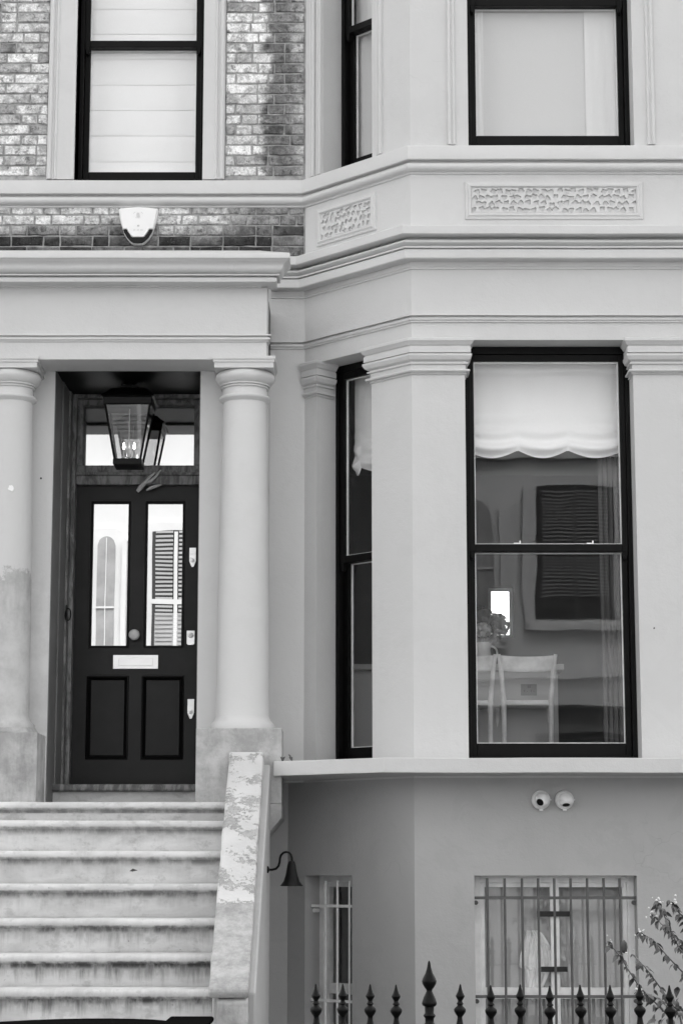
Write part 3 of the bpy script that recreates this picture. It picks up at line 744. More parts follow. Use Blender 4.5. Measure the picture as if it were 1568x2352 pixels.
# ================================================================== RAILING
RA = empty('iron_railing', (.7, -4.3, -.3)); tag(RA, 'black cast iron railing with spear finials in front of the basement', 'railing')
RX = [-.116, .006, .129, .245, .535, .671, .804, .937, 1.073, 1.208, 1.341, 1.475, 1.61, 1.744, 1.878, 2.012]
fin = [(0, 0), (.0035, -.004), (.008, -.024), (.013, -.039), (.019, -.050), (.0205, -.054), (.018, -.060), (.011, -.071), (.0095, -.074), (.011, -.080), (.0155, -.086), (.0155, -.089), (.011, -.093), (.014, -.099), (.024, -.107), (.027, -.113), (.026, -.122), (.019, -.134), (.012, -.143), (.0105, -.150), (.013, -.165), (.018, -.185), (.024, -.196), (.024, -.204), (.013, -.207), (.013, -.21)]
m0 = MB().lathe([(r, z) for r, z in fin], 0, 0, 18)
fm = bpy.data.meshes.new('finial'); fm.from_pydata(m0.v, [], m0.f); fm.polygons.foreach_set('use_smooth', [True] * len(fm.polygons)); fm.set_sharp_from_angle(angle=R(45)); fm.materials.append(MT['iron'])
bmx = MB().lathe([(.0125, 0), (.0125, -1.0)], 0, 0, 12); bm_ = bpy.data.meshes.new('bar'); bm_.from_pydata(bmx.v, [], bmx.f); bm_.polygons.foreach_set('use_smooth', [True] * len(bm_.polygons)); bm_.set_sharp_from_angle(angle=R(45)); bm_.materials.append(MT['iron'])
for x in RX:
    b = bpy.data.objects.new('bar', bm_); COL.objects.link(b); b.parent = RA; b.location = Vector((x, -4.3, 1.305)) - RA.location
    f = bpy.data.objects.new('finial', fm); COL.objects.link(f); f.parent = b; f.location = (0, 0, .208 + random.uniform(-.004, .004)); f.rotation_euler = (random.uniform(-.03, .03), random.uniform(-.025, .025), 0)
big = [(0, 1.619), (.005, 1.612), (.010, 1.585), (.017, 1.562), (.029, 1.540), (.033, 1.527), (.031, 1.516), (.022, 1.500), (.014, 1.490), (.013, 1.483), (.017, 1.474), (.026, 1.455), (.0325, 1.436), (.034, 1.429), (.031, 1.420), (.021, 1.415), (.020, 1.387), (.024, 1.382), (.028, 1.376), (.024, 1.369), (.020, 1.364), (.0195, 1.345), (.024, 1.338), (.040, 1.333), (.040, 1.31), (.026, 1.305), (.026, .30)]
MB().lathe(big, .395, -4.3, 24).build('newel_post', 'iron', RA, smooth=45)
MB().box(-.14, .366, -4.318, -4.282, 1.285, 1.300).box(.424, 2.05, -4.318, -4.282, 1.285, 1.300).box(-.14, .366, -4.318, -4.282, .40, .415).box(.424, 2.05, -4.318, -4.282, .40, .415).build('rail', 'iron', RA, bevel=.002)
MB().box(-.3, 2.2, -4.42, -4.18, -.3, .30).build('plinth', 'cement', RA, bevel=.01)

# ================================================================== WINDOW GRILLES
def grille(path, i, s0, s1, xs, label, z0, z1, rails, t, vr=.008, pm='bar_paint'):
    xf = local(path, i)
    a = xf(s0, t, z0); o = empty('window_grille', a); tag(o, label, 'grille', 'security grilles')
    for s in xs:
        MB(xf).lathe([(vr, z0), (vr, z1)], s, t, 10).build('bar', pm, o, smooth=40)
    for z in rails:
        MB(xf).box(s0, s1, t - .006, t + .003, z - .009, z + .009).build('cross_rail', pm, o, bevel=.0015)
    for z in rails:
        for s in (s0 + .01, s1 - .01): MB(xf).lathe([(0, -.008), (.014, -.008), (.014, .03), (0, .03)], s, t + .02, 10, 'y', z - .03).build('fixing', pm, o, smooth=40)
    return o
grille(BBAY, 1, .826 - N[0] + .002, 1.837 - N[0] - .002, [x - N[0] for x in (.909, 1.017, 1.125, 1.226, 1.326, 1.428, 1.531, 1.634, 1.734)], 'wide grey barred grille over the front basement window', .60, 1.979, (1.858, 1.257, .72), .035)
grille(BBAY, 0, B0[0] + .01, B0[1] - .002, [B0[0] + .14, B0[0] + .25, B0[0] + .36], 'narrow white barred grille over the angled basement window beside the steps', .60, 1.96, (1.80, 1.20), .05, .008, 'timber_white')

# ================================================================== SMALL THINGS ON THE HOUSE
# alarm box
AL = empty('alarm_box', (-1.4, 0, 6.277)); tag(AL, 'white shield-shaped alarm box with dark lower lens on the brickwork', 'alarm')
ax, az = -1.400, 6.405
def shield(k, top=1):
    pts = [(-.138, .128), (-.07, .138), (0, .141), (.07, .138), (.138, .128), (.128, .06), (.112, .0), (.098, -.045), (.075, -.085), (.05, -.112), (.03, -.124), (0, -.127), (-.03, -.124), (-.05, -.112), (-.075, -.085), (-.098, -.045), (-.112, .0), (-.128, .06)]
    return [(ax + a * k, az + b * k) for a, b in pts]
MB().prism_y(shield(1.0), -.05, -.004).build('back_plate', 'white_plastic', AL, bevel=.008)
lens = [(-.103, -.022), (-.078, -.022), (-.066, -.045), (-.046, -.073), (-.036, -.080), (.036, -.080), (.046, -.073), (.066, -.045), (.078, -.022), (.103, -.022), (.096, -.044), (.073, -.083), (.048, -.109), (.029, -.12), (0, -.122), (-.029, -.12), (-.048, -.109), (-.073, -.083), (-.096, -.044)]
MB().prism_y([(ax + a, az + b) for a, b in lens], -.060, -.0505).build('lens', 'dark_plastic', AL, bevel=.003)
face = [(-.128, .120), (-.06, .129), (0, .132), (.06, .129), (.128, .120), (.118, .055), (.103, -.0195), (.076, -.0195), (.064, -.043), (.044, -.071), (.035, -.0775), (-.035, -.0775), (-.044, -.071), (-.064, -.043), (-.076, -.0195), (-.103, -.0195), (-.118, .055)]
MB().prism_y([(ax + a, az + b) for a, b in face], -.066, -.0505).build('cover', 'white_plastic', AL, bevel=.004)
def text_mesh(s, size, loc, parent, mat):
    c = bpy.data.curves.new('print', 'FONT'); c.body = s; c.size = size; c.align_x = 'CENTER'; c.extrude = .0003
    t = bpy.data.objects.new('print', c); COL.objects.link(t)
    dg = bpy.context.evaluated_depsgraph_get(); me = bpy.data.meshes.new_from_object(t.evaluated_get(dg)); bpy.data.objects.remove(t)
    o = bpy.data.objects.new('print', me); COL.objects.link(o); o.parent = parent; me.materials.clear(); me.materials.append(MT[mat])
    o.location = Vector(loc) - parent.location; o.rotation_euler = (R(90), 0, 0); return o
MT['faint_print'] = plain('faded grey print', .52, .6, 0, 3, 0, 0)
text_mesh('30', .017, (ax + .002, -.0672, az - .004), AL, 'lead_print')
text_mesh('24  33  04', .016, (ax, -.0672, az - .034), AL, 'faint_print')
lg = MB()
for a0, a1 in ((38, 62), (118, 142)):
    pts = [(ax + .042 * math.cos(R(a)), -.0672, az + .062 + .042 * math.sin(R(a))) for a in range(a0, a1 + 1, 6)]
    lg.tube(pts, .0012, 5)
for dx in (-.016, -.006, .004, .014):
    lg.tube([(ax + dx * .4, -.0672, az + .096), (ax + dx, -.0672, az + .056)], .0011, 5)
lg.build('emblem', 'faint_print', AL)

# ball fittings on the basement wall
def ball(cx, aim, label):
    cz, y0 = 2.462, N[1]
    o = empty('wall_spotlight', (cx, y0, cz)); tag(o, label, 'wall light', 'ball fittings on the basement wall')
    MB().lathe([(0, -.002), (.056, -.002), (.060, -.01), (.058, -.03), (.050, -.042), (.040, -.045), (0, -.045)], cx, y0, 32, 'y', cz).build('housing', 'white_plastic', o, smooth=40)
    # eyeball with a cut-off mouth
    ax_ = Vector(aim).normalized(); r = .047; c = Vector((cx + .004, y0 - .052, cz - .002)); q = Vector((0, 0, 1)).rotation_difference(ax_)
    pf = [(r * math.sin(R(a)), r * math.cos(R(a))) for a in range(180, 37, -9)]
    pf += [(r * math.sin(R(36)) - .004, r * math.cos(R(36)) - .001)]
    mb = MB(lambda x, y, z: c + q @ Vector((x, y, z))).lathe([(max(a, .0005), b) for a, b in pf], 0, 0, 32)
    mb.f = [f for f in mb.f if len(f) == 4]
    mb.build('eyeball', 'white_plastic', o, smooth=50)
    MB(lambda x, y, z: c + q @ Vector((x, y, z))).lathe([(.0005, .010), (.022, .012), (.0235, .034)], 0, 0, 24).build('mouth', 'dark_plastic', o, smooth=50)
    MB().box(cx - .012, cx + .012, y0 - .030, y0 - .012, cz - .068, cz - .058).lathe([(.004, -.0), (.005, .012)], cx + .062, y0 - .02, 10, 'y', cz).build('clip', 'white_plastic', o, bevel=.002)
ball(1.247, (-.55, -1.0, -.52), 'left white ball-shaped wall fitting, its dark mouth turned to the side')
ball(1.394, (.02, -.55, -1.0), 'right white ball-shaped wall fitting, its dark mouth turned down')

# gooseneck lamp on the side wall of the steps
GL = empty('gooseneck_lamp', (-.446, -1.2, 2.02)); tag(GL, 'black gooseneck wall lamp with bell shade beside the steps', 'wall lamp')
gy = -1.2
MB().lathe([(0, 0), (.022, 0), (.020, .008), (.009, .014), (0, .016)], -.4455, gy, 16, 'x', 2.030).build('wall_rose', 'iron', GL, smooth=40)
pts = [(-.44, gy, 2.030), (-.415, gy, 2.030), (-.392, gy, 2.036), (-.378, gy, 2.052), (-.371, gy, 2.075), (-.369, gy, 2.098), (-.362, gy, 2.117), (-.348, gy, 2.131), (-.331, gy, 2.135), (-.314, gy, 2.131), (-.303, gy, 2.119), (-.298, gy, 2.10), (-.297, gy, 2.075)]
MB().tube(pts, .007, 10).build('arm', 'iron', GL, smooth=50)
MB().lathe([(.009, 2.082), (.018, 2.078), (.022, 2.068), (.026, 2.055), (.030, 2.03), (.037, 1.995), (.048, 1.962), (.062, 1.943), (.069, 1.936), (.069, 1.933), (.060, 1.940), (.046, 1.962), (.034, 1.99), (.01, 2.04)], -.299, gy, 32).build('shade', 'iron', GL, smooth=50)

# lantern hanging in the porch
LN = empty('porch_lantern', (-1.452, .10, 4.744)); tag(LN, 'black tapering glazed lantern hanging in front of the fanlight', 'lantern')
lx, ly = -1.452, .10
MB().tube([(lx, ly, 5.326), (lx, ly, 5.24)], .009, 10).lathe([(.03, 5.326), (.03, 5.318), (.012, 5.312)], lx, ly, 16).build('hanging_rod', 'iron', LN)
def frust(zs_, hw, mb=None):
    m = mb or MB(); n = len(zs_); pts = []
    for z, h in zip(zs_, hw): pts += [(lx - h, ly - h, z), (lx + h, ly - h, z), (lx + h, ly + h, z), (lx - h, ly + h, z)]
    fs = [(i * 4 + k, i * 4 + (k + 1) % 4, i * 4 + 4 + (k + 1) % 4, i * 4 + 4 + k) for i in range(n - 1) for k in range(4)] + [(3, 2, 1, 0), tuple(range(4 * n - 4, 4 * n))]
    return m.add(pts, fs)
frust([5.205, 5.212, 5.235, 5.262, 5.282, 5.29, 5.31, 5.314], [.180, .178, .150, .125, .085, .055, .055, .03]).build('hood', 'iron', LN, smooth=30)
frust([5.150, 5.155, 5.20, 5.206], [.152, .160, .166, .184]).build('gallery', 'iron', LN, bevel=.002)
post = MB()
ht, hb, zt, zb_ = .152, .088, 5.152, 4.785
for sx in (-1, 1):
    for sy in (-1, 1):
        post.tube([(lx + sx * hb, ly + sy * hb, zb_), (lx + sx * ht, ly + sy * ht, zt)], .0085, 6)
post.build('corner_post', 'iron', LN)
frust([4.744, 4.75, 4.782, 4.788], [.094, .098, .098, .092]).build('base_tray', 'iron', LN)
for sx, sy in ((0, -1), (0, 1), (1, 0), (-1, 0)):
    q = [(-1, hb, zb_ + .004), (1, hb, zb_ + .004), (1, ht, zt), (-1, ht, zt)]
    pts = [((lx + k * (h - .006), ly + sy * h, z) if sy else (lx + sx * h, ly + k * (h - .006), z)) for k, h, z in q]
    MB().add(pts, [(0, 1, 2, 3)]).build('pane', 'lamp_glass', LN, fix=False)
MT['flame'] = bpy.data.materials.new('lit bulb'); MT['flame'].use_nodes = True
_t = MT['flame'].node_tree; _b = _t.nodes['Principled BSDF']; _b.inputs['Emission Color'].default_value = (1, 1, 1, 1); _b.inputs['Emission Strength'].default_value = 4.0
for dx, dy in ((-.036, 0), (.036, 0), (0, .036), (0, -.036)):
    MB().lathe([(.006, 4.80), (.016, 4.806), (.016, 4.811), (.0075, 4.813), (.0075, 4.868), (0, 4.868)], lx + dx, ly + dy, 12).build('candle', 'candle', LN, smooth=40)
for dx in (-.036, .036):
    MB().lathe([(0, 4.869), (.006, 4.872), (.009, 4.885), (.006, 4.902), (.001, 4.918)], lx + dx, ly, 12).build('bulb', 'flame', LN, smooth=60)
MB().tube([(lx, ly, 4.79), (lx, ly, 5.15)], .004, 6).build('stem', 'steel', LN)
MB().tube([(lx - .05, ly, 4.800), (lx, ly, 4.792), (lx + .05, ly, 4.800)], .005, 6).build('candle_arm', 'iron', LN)

# pale knotted ribbon caught over the door head, and a bell pull on the left lining
RB = MB().tube([(-1.425, .452, 4.640), (-1.402, .447, 4.668), (-1.372, .440, 4.700), (-1.335, .436, 4.742), (-1.300, .434, 4.772)], [.012, .019, .014, .010, .005], 8)
RB.tube([(-1.362, .452, 4.648), (-1.335, .446, 4.662), (-1.29, .444, 4.677), (-1.255, .443, 4.686)], [.005, .013, .011, .004], 8).tube([(-1.372, .440, 4.700), (-1.33, .438, 4.71), (-1.29, .437, 4.75), (-1.262, .436, 4.79)], [.010, .012, .009, .004], 8)
tag(RB.build('ribbon', 'cord', smooth=60), 'pale twisted ribbon caught on the frame above the black door', 'ribbon')
BL = empty('bell_pull', (-1.878, .29, 3.767)); tag(BL, 'small dark ring bell pull on the left door lining', 'bell')
MB().box(-1.882, -1.874, .275, .305, 3.715, 3.82).build('plate', 'iron', BL, bevel=.002)
MB().tube([(-1.868 + .018 * math.cos(R(a)), .29, 3.755 + .042 * math.sin(R(a))) for a in range(0, 361, 24)], .0045, 6).build('ring', 'iron', BL, smooth=60)

# paint splash, drill hole and a chip on the walls; catches on the meeting rail
def blot_part(name, cx, y, cz, r, mat, seed):
    rd = random.Random(seed); pts = [(cx + r * rd.uniform(.6, 1.1) * math.cos(2 * math.pi * k / 11), cz + r * rd.uniform(.7, 1.2) * math.sin(2 * math.pi * k / 11)) for k in range(11)]
    return MB().prism_y(pts, y - .003, y + .02).build(name, mat, H)
blot_part('paint_splash', -2.135, -.632, 4.465, .022, 'white_plastic', 9)
blot_part('drill_hole', -1.986, YW - .001, 4.585, .007, 'tape', 5)
blot_part('paint_chip', 1.985, N[1] - .001, 3.545, .006, 'bar_paint', 6)
for cx in (1.142, 1.615):
    MB().box(cx - .025, cx + .012, N[1] + .195, N[1] + .232, 4.116, 4.126).box(cx + .013, cx + .022, N[1] + .205, N[1] + .222, 4.116, 4.142).build('sash_catch', 'steel', H, bevel=.002)
# tape on the basement window
for (a, b, z0, z1), wd in zip(((1.225, 1.433, 1.741, 1.774), (1.244, 1.410, 1.402, 1.434)), ('upper', 'lower')):
    tag(MB().box(a, b, N[1] + .128, N[1] + .1365, z0, z1).build('tape_strip', 'tape'), wd + ' strip of black tape across the middle of the barred window', 'tape', 'black tape strips')

# weeds on the end of the bay sill, dead leaf on the third step
def weed(x, y, z, n, h, label):
    m = MB(); r = random.Random(int(x * 1000))
    for k in range(n):
        a = r.uniform(0, 6.28); dx, dy = math.cos(a) * h * .5, math.sin(a) * h * .5; hh = h * r.uniform(.5, 1)
        m.add([(x - .003, y, z), (x + .003, y, z), (x + dx * .6 + .005, y + dy * .6, z + hh * .8), (x + dx, y + dy, z + hh), (x + dx * .6 - .005, y + dy * .6, z + hh * .85)], [(0, 1, 2, 3, 4)])
    tag(m.build('weed', 'leaf'), label, 'weed', 'weeds on the bay sill')
weed(-.37, -.70, 2.70, 9, .035, 'low tuft of weed at the left end of the bay sill')
weed(-.31, -.74, 2.70, 4, .05, 'thin upright weed on the bay sill, right of the low tuft')
lf = MB().add([(0, 0, 0), (.02, -.006, .006), (.05, 0, .010), (.02, .010, .012)], [(0, 1, 2, 3)])
dl = lf.build('dead_leaf', 'stem'); dl.location = (-1.22, -1.72, 2.02); dl.rotation_euler = (R(60), 0, 0); tag(dl, 'small dark dead leaf lying on the pale steps', 'leaf')

# ================================================================== BLINDS AND ROOM CONTENTS
# panelled white blind in the left first-floor window
PB = empty('panel_blind', (-1.41, .34, 6.80)); tag(PB, 'bright white panelled blind filling the window in the brick wall', 'blind')
sz = [6.77, 6.993, 7.186, 7.376, 7.567, 7.76, 7.952, 8.139, 8.33, 8.52, 8.72]
for a, b in zip(sz, sz[1:]):
    rows = []
    for k in range(7):
        f = k / 6; rows.append([(x, .300 - .004 * math.sin(math.pi * f) ** .35 + .0015 * math.sin(x * 9 + a * 7), a + .0015 + (b - a - .003) * f) for x in [WX0 + .01 + (WX1 - WX0 - .02) * q / 8 for q in range(9)]])
    MB().grid(rows).build('panel', 'blind', PB, smooth=60)
MB().box(WX0 + .01, WX1 - .01, .306, .309, 6.77, 8.72).build('backing', 'blind', PB)
def flat_blind(path, i, s0, s1, z0, z1, t, label, mat):
    xf = local(path, i); rows = []
    for k in range(13):
        z = z0 + (z1 - z0) * k / 12
        rows.append([(s0 + (s1 - s0) * q / 16, t + .004 * math.sin(q * 1.1 + .3 * k), z) for q in range(17)])
    o = MB(xf).grid(rows).build('roller_blind', mat, smooth=60)
    return tag(o, label, 'blind', 'pale first-floor blinds')
flat_blind(BAY, 1, U1[0] + .02, U1[1] - .02, 6.76, 8.74, .306, 'pale blind drawn down the large first-floor bay window', 'blind_grey')
flat_blind(BAY, 0, U0[0] + .02, U0[1] - .02, 6.76, 8.74, .306, 'pale blind in the narrow angled first-floor bay window', 'blind_grey')
for s0_, s1_, wd in ((1.655 - N[0], U1[1] - .02, 'right'), (U1[0] + .02, .965 - N[0], 'left')):
    rows = []
    for k in range(7):
        z = 6.76 + 1.98 * k / 6; rows.append([(s0_ + (s1_ - s0_) * q / 14, .296 + .003 * math.sin(q * 1.6 + k), z) for q in range(15)])
    tag(MB(local(BAY, 1)).grid(rows).build('side_curtain', 'blind_side', smooth=60), 'bright strip of curtain at the %s edge of the large first-floor bay window' % wd, 'curtain', 'first-floor side curtains')
# swagged blinds on the ground floor
def swag(path, i, s0, s1, zt, zb, t, cusps, label, n=60):
    xf = local(path, i); edges = [s0] + cusps + [s1]
    def sag(s):
        for a, b in zip(edges, edges[1:]):
            if a <= s <= b: f = (s - a) / (b - a); return math.sin(math.pi * f)
        return 0
    nz = 64; rows = []
    for k in range(nz + 1):
        f = k / nz; row = []
        for q in range(n + 1):
            s = s0 + (s1 - s0) * q / n; g = sag(s)
            gather = max(0, (f - .60) / .40)                     # folds gather near the hem
            z = zt + (zb - zt) * f - .052 * g * gather ** .7
            y = t - .07 * gather * (.25 + .75 * g) * (.5 + .5 * math.sin(gather * 17 + .6 * g)) - .003 * math.sin(s * 31) * (1 - gather)
            row.append((s, y, z))
        rows.append(row)
    o = MB(xf).grid(rows).build('roman_blind', 'swag', smooth=70)
    return tag(o, label, 'blind', 'white swagged blinds')
swag(BAY, 1, G1[0] + .02, G1[1] - .02, 5.40, 4.768, .345, [1.165 - N[0], 1.495 - N[0]], 'white swagged blind pulled halfway up the large ground-floor bay window')
swag(BAY, 0, G0[0] + .02, G0[1] - .02, 5.40, 4.74, .345, [.2], 'white swagged blind in the narrow angled ground-floor bay window')
for xa, xb, wd in ((1.70, 1.86, 'right'),):
    rows = []
    for k in range(9):
        z = 2.72 + 2.02 * k / 8; rows.append([(xa + (xb - xa) * q / 24, -.30 + .016 * math.sin(q * 1.25 + .2 * k), z) for q in range(25)])
    tag(MB().grid(rows).build('side_drape', 'drape', smooth=70), 'grey drape hanging at the %s side of the large ground-floor bay window' % wd, 'curtain')
# basement net curtain and white cloth
nx = []
for k in range(9):
    z = .62 + 1.30 * k / 8
    nx.append([(.84 + .98 * q / 60, -.465 + .004 * math.sin(q * .5) + .003 * math.sin(q * 1.3 + k * .4), z) for q in range(61)])
tag(MB().grid(nx).build('net_curtain', 'net', smooth=70), 'grey net curtain behind the barred front basement window', 'curtain')
wc = []
for k in range(29):
    f = k / 28; z = 1.655 - .42 * f
    lft = 1.165 - .05 * min(1, f * 2.5) + (.035 if f > .55 else 0); rgt = 1.235 + .095 * min(1, f * 3.0) ** .7 - (.10 * max(0, f - .50) / .5)
    wc.append([(lft + (rgt - lft) * q / 30 + .004 * math.sin(q * 1.7 + f * 6), -.500 - .016 * math.sin(math.pi * q / 30) + .010 * math.sin(q * 1.25 + f * 3) + .005 * math.sin(q * 3.1), z - .012 * math.sin(q * .9) * f) for q in range(31)])
tag(MB().grid(wc).build('draped_cloth', 'swag', smooth=70), 'bright white draped cloth behind the barred front basement window', 'cloth')

# kitchen: island, stools, jug of flowers, socket
KI = empty('kitchen_island', (.6, 1.4, 2.55)); tag(KI, 'white kitchen island seen through the large ground-floor window', 'counter')
MB().box(-.2, 1.543, 1.0, 1.9, 2.55, 3.438).build('cabinet', 'cupboard', KI, bevel=.003)
MB().box(-.25, 1.585, .96, 1.94, 3.440, 3.482).build('worktop', 'cupboard', KI, bevel=.004)
sk = MB().box(1.277, 1.392, .990, .9985, 3.26, 3.342).build('socket_plate', 'bar_paint', KI, bevel=.003)
MB().box(1.298, 1.306, .986, .9895, 3.285, 3.300).box(1.318, 1.325, .986, .9895, 3.285, 3.292).box(1.346, 1.354, .986, .9895, 3.285, 3.300).box(1.365, 1.372, .986, .9895, 3.285, 3.292).box(1.325, 1.333, .986, .9895, 3.312, 3.332).box(1.337, 1.345, .986, .9895, 3.312, 3.332).build('socket_slots', 'tape', sk)
for i, (pa, pb) in enumerate(((-.18, .66), (.70, 1.52))): MB().box(pa, pb, .992, .9985, 2.62, 3.38).build('panel', 'cupboard', KI, bevel=.003)
def stool(cx, label):
    y = .62; o = empty('counter_stool', (cx, y + .1, 2.55)); tag(o, label, 'stool', 'stools at the kitchen island')
    hw = .190
    for sx in (-1, 1):
        MB().tube([(cx + sx * (hw - .02), y + .02, 2.55), (cx + sx * (hw - .028), y + .04, 2.95), (cx + sx * (hw - .026), y + .035, 3.2), (cx + sx * (hw - .008), y + .01, 3.4), (cx + sx * (hw + .008), y - .01, 3.515)], [.014, .017, .019, .017, .013], 10).build('back_leg', 'wood', o, smooth=60)
        MB().tube([(cx + sx * (hw + .015), y + .42, 2.55), (cx + sx * (hw - .01), y + .38, 3.17)], [.013, .018], 10).build('front_leg', 'wood', o, smooth=60)
    rows = []
    for k in range(6):
        z = 3.395 + .108 * k / 5; rows.append([(cx + hw * (q / 6 - 1) * .97, y + .03 * (1 - (q / 6 - 1) ** 2) + .004 + .012 * (1 - k / 5), z + .006 * (q / 6 - 1) ** 2) for q in range(13)])
    b = MB().grid(rows).build('back_rest', 'wood', o, smooth=60); sm = b.modifiers.new('thick', 'SOLIDIFY'); sm.thickness = .014
    MB().box(cx - hw + .02, cx + hw - .02, y + .03, y + .42, 3.165, 3.20).build('seat', 'wood', o, bevel=.012)
    MB().tube([(cx - hw + .02, y + .04, 2.85), (cx + hw - .02, y + .04, 2.85)], .011, 8).build('stretcher', 'wood', o, smooth=60)
    MB().tube([(cx - hw, y + .4, 2.80), (cx + hw, y + .4, 2.80)], .011, 8).build('stretcher', 'wood', o, smooth=60)
stool(1.292, 'right timber counter stool, wholly inside the large ground-floor window')
stool(.872, 'left timber counter stool, half hidden by the left edge of the window')
JG = empty('jug', (1.03, 1.30, 3.482)); tag(JG, 'striped white jug holding flowers on the kitchen island', 'jug')
MB().lathe([(0, 3.483), (.060, 3.483), (.066, 3.50), (.062, 3.56), (.056, 3.62), (.066, 3.67), (.062, 3.67), (.052, 3.62), (0, 3.60)], 1.03, 1.30, 28).build('body', 'ceramic', JG, smooth=50)
MB().tube([(1.09 + .045 * math.sin(R(a)), 1.30, 3.595 + .05 * math.cos(R(a))) for a in range(-10, 200, 20)], .008, 8).build('handle', 'ceramic', JG, smooth=50)
def bloom(cx, cy, cz, r, mat, nm, par, seed):
    m = MB(); rd = random.Random(seed)
    for k in range(120):
        a = rd.uniform(0, 6.28); b = math.acos(rd.uniform(-.7, 1)); rr = r * rd.uniform(.8, 1.05)
        c = Vector((math.sin(b) * math.cos(a), math.sin(b) * math.sin(a), math.cos(b))); p = Vector((cx, cy, cz)) + c * rr
        u = c.orthogonal().normalized(); u.rotate(Matrix.Rotation(rd.uniform(0, 6.28), 3, c)); v = c.cross(u); s_ = r * .26
        m.add([tuple(p + u * s_), tuple(p + v * s_ + c * s_ * .3), tuple(p - u * s_), tuple(p - v * s_ - c * s_ * .2)], [(0, 1, 2, 3)])
    m.build(nm, mat, par, fix=False)
FLW = empty('flower_bunch', (1.06, 1.30, 3.62)); tag(FLW, 'bunch of dark and pale flowers in the jug behind the window', 'flowers')
bloom(1.14, 1.30, 3.80, .085, 'petal_dark', 'bloom', FLW, 1); bloom(1.02, 1.34, 3.84, .10, 'petal_dark', 'bloom', FLW, 2); bloom(1.03, 1.22, 3.75, .06, 'petal_pale', 'bloom', FLW, 3); bloom(1.10, 1.30, 3.72, .07, 'petal_dark', 'bloom', FLW, 4)
MB().tube([(1.03, 1.3, 3.60), (1.06, 1.3, 3.75)], .012, 6).tube([(1.03, 1.3, 3.60), (1.02, 1.3, 3.78)], .01, 6).build('stems', 'stem', FLW)

# ================================================================== PLANT behind the railing
PL = empty('flowering_shrub', (1.75, -3.6, -.3)); tag(PL, 'straggly flowering shrub with drooping leaves behind the railing at the right', 'shrub')
rp = random.Random(21)
lm = MB()
lv = [(0, 0, 0), (.012, .009, .003), (.032, .019, 0), (.056, .013, -.012), (.078, 0, -.032), (.056, -.013, -.012), (.032, -.019, 0), (.012, -.009, .003), (.036, 0, .006)]
lm.add(lv, [(0, 1, 8, 7), (1, 2, 8), (2, 3, 8), (3, 4, 8), (4, 5, 8), (5, 6, 8), (6, 7, 8)])
leaf_me = bpy.data.meshes.new('leaf'); leaf_me.from_pydata(lm.v, [], lm.f); leaf_me.materials.append(MT['leaf'])
stems = [
    [(1.66, -3.42, .3), (1.66, -3.42, 1.1), (1.623, -3.42, 1.296), (1.53, -3.42, 1.39), (1.463, -3.42, 1.456), (1.405, -3.42, 1.546), (1.374, -3.42, 1.599), (1.311, -3.42, 1.676)],
    [(1.70, -3.47, .3), (1.69, -3.47, 1.1), (1.648, -3.47, 1.33), (1.587, -3.47, 1.413), (1.529, -3.47, 1.496), (1.484, -3.47, 1.555), (1.425, -3.47, 1.615)],
    [(1.80, -3.5, .3), (1.78, -3.5, 1.1), (1.731, -3.5, 1.415), (1.666, -3.5, 1.529), (1.587, -3.5, 1.612), (1.525, -3.5, 1.685), (1.458, -3.5, 1.723)],
    [(1.84, -3.5, .3), (1.80, -3.5, 1.2), (1.754, -3.5, 1.477), (1.704, -3.5, 1.602), (1.653, -3.5, 1.685), (1.58, -3.5, 1.748), (1.518, -3.5, 1.811)],
    [(1.82, -3.55, .3), (1.79, -3.55, 1.2), (1.726, -3.55, 1.541), (1.644, -3.55, 1.645), (1.594, -3.55, 1.749), (1.564, -3.55, 1.832), (1.54, -3.55, 1.874)],
    [(1.9, -3.45, .3), (1.86, -3.45, 1.2), (1.787, -3.45, 1.6), (1.726, -3.45, 1.705), (1.685, -3.45, 1.789), (1.644, -3.45, 1.841), (1.613, -3.45, 1.877)],
    [(1.75, -3.6, .3), (1.74, -3.6, 1.0), (1.689, -3.6, 1.294), (1.628, -3.6, 1.359), (1.545, -3.6, 1.4), (1.483, -3.6, 1.431), (1.425, -3.6, 1.441)],
]
fl_m = MB()
def qb(p, r):
    fl_m.lathe([(.0005, -r), (r * .8, -r * .5), (r, 0), (r * .7, r * .6), (.0005, r)], p[0], p[1], 7, 'z', p[2])
def place_leaf(p, d, sc):
    o = bpy.data.objects.new('leaf', leaf_me); COL.objects.link(o); o.parent = PL; o.location = Vector(p) - PL.location
    o.rotation_euler = (rp.uniform(-.8, .8), rp.uniform(.1, 1.0), d); s_ = .56 * sc * rp.uniform(.7, 1.2); o.scale = (s_, s_ * rp.uniform(.8, 1.3), s_)
for k, sp in enumerate(stems):
    MB().tube(sp, [.006 - .0045 * i / (len(sp) - 1) for i in range(len(sp))], 6).build('stem', 'stem', PL, smooth=60)
    for i in range(2, len(sp) - 1):
        a, b = Vector(sp[i]), Vector(sp[i + 1]); nn = 3
        for q in range(nn):
            p = a.lerp(b, (q + rp.random() * .6) / nn)
            for _ in range(2 if k in (0, 1, 6) else 4): place_leaf(p, rp.uniform(0, 6.28), .95)
    tip = Vector(sp[-1])
    for _ in range(4): place_leaf(tip, rp.uniform(0, 6.28), .7)
    for _ in range(3 if k < 2 else 6):
        qb(tip + Vector((rp.uniform(-.035, .035), rp.uniform(-.03, .03), rp.uniform(-.02, .03))), rp.uniform(.003, .007))
for _ in range(75):   # leafy lower right mass
    place_leaf((rp.uniform(1.50, 1.9), rp.uniform(-3.8, -3.4), rp.uniform(1.18, 1.46)), rp.uniform(0, 6.28), 1.2)
fl_m.build('blossom', 'flower_white', PL, smooth=60)
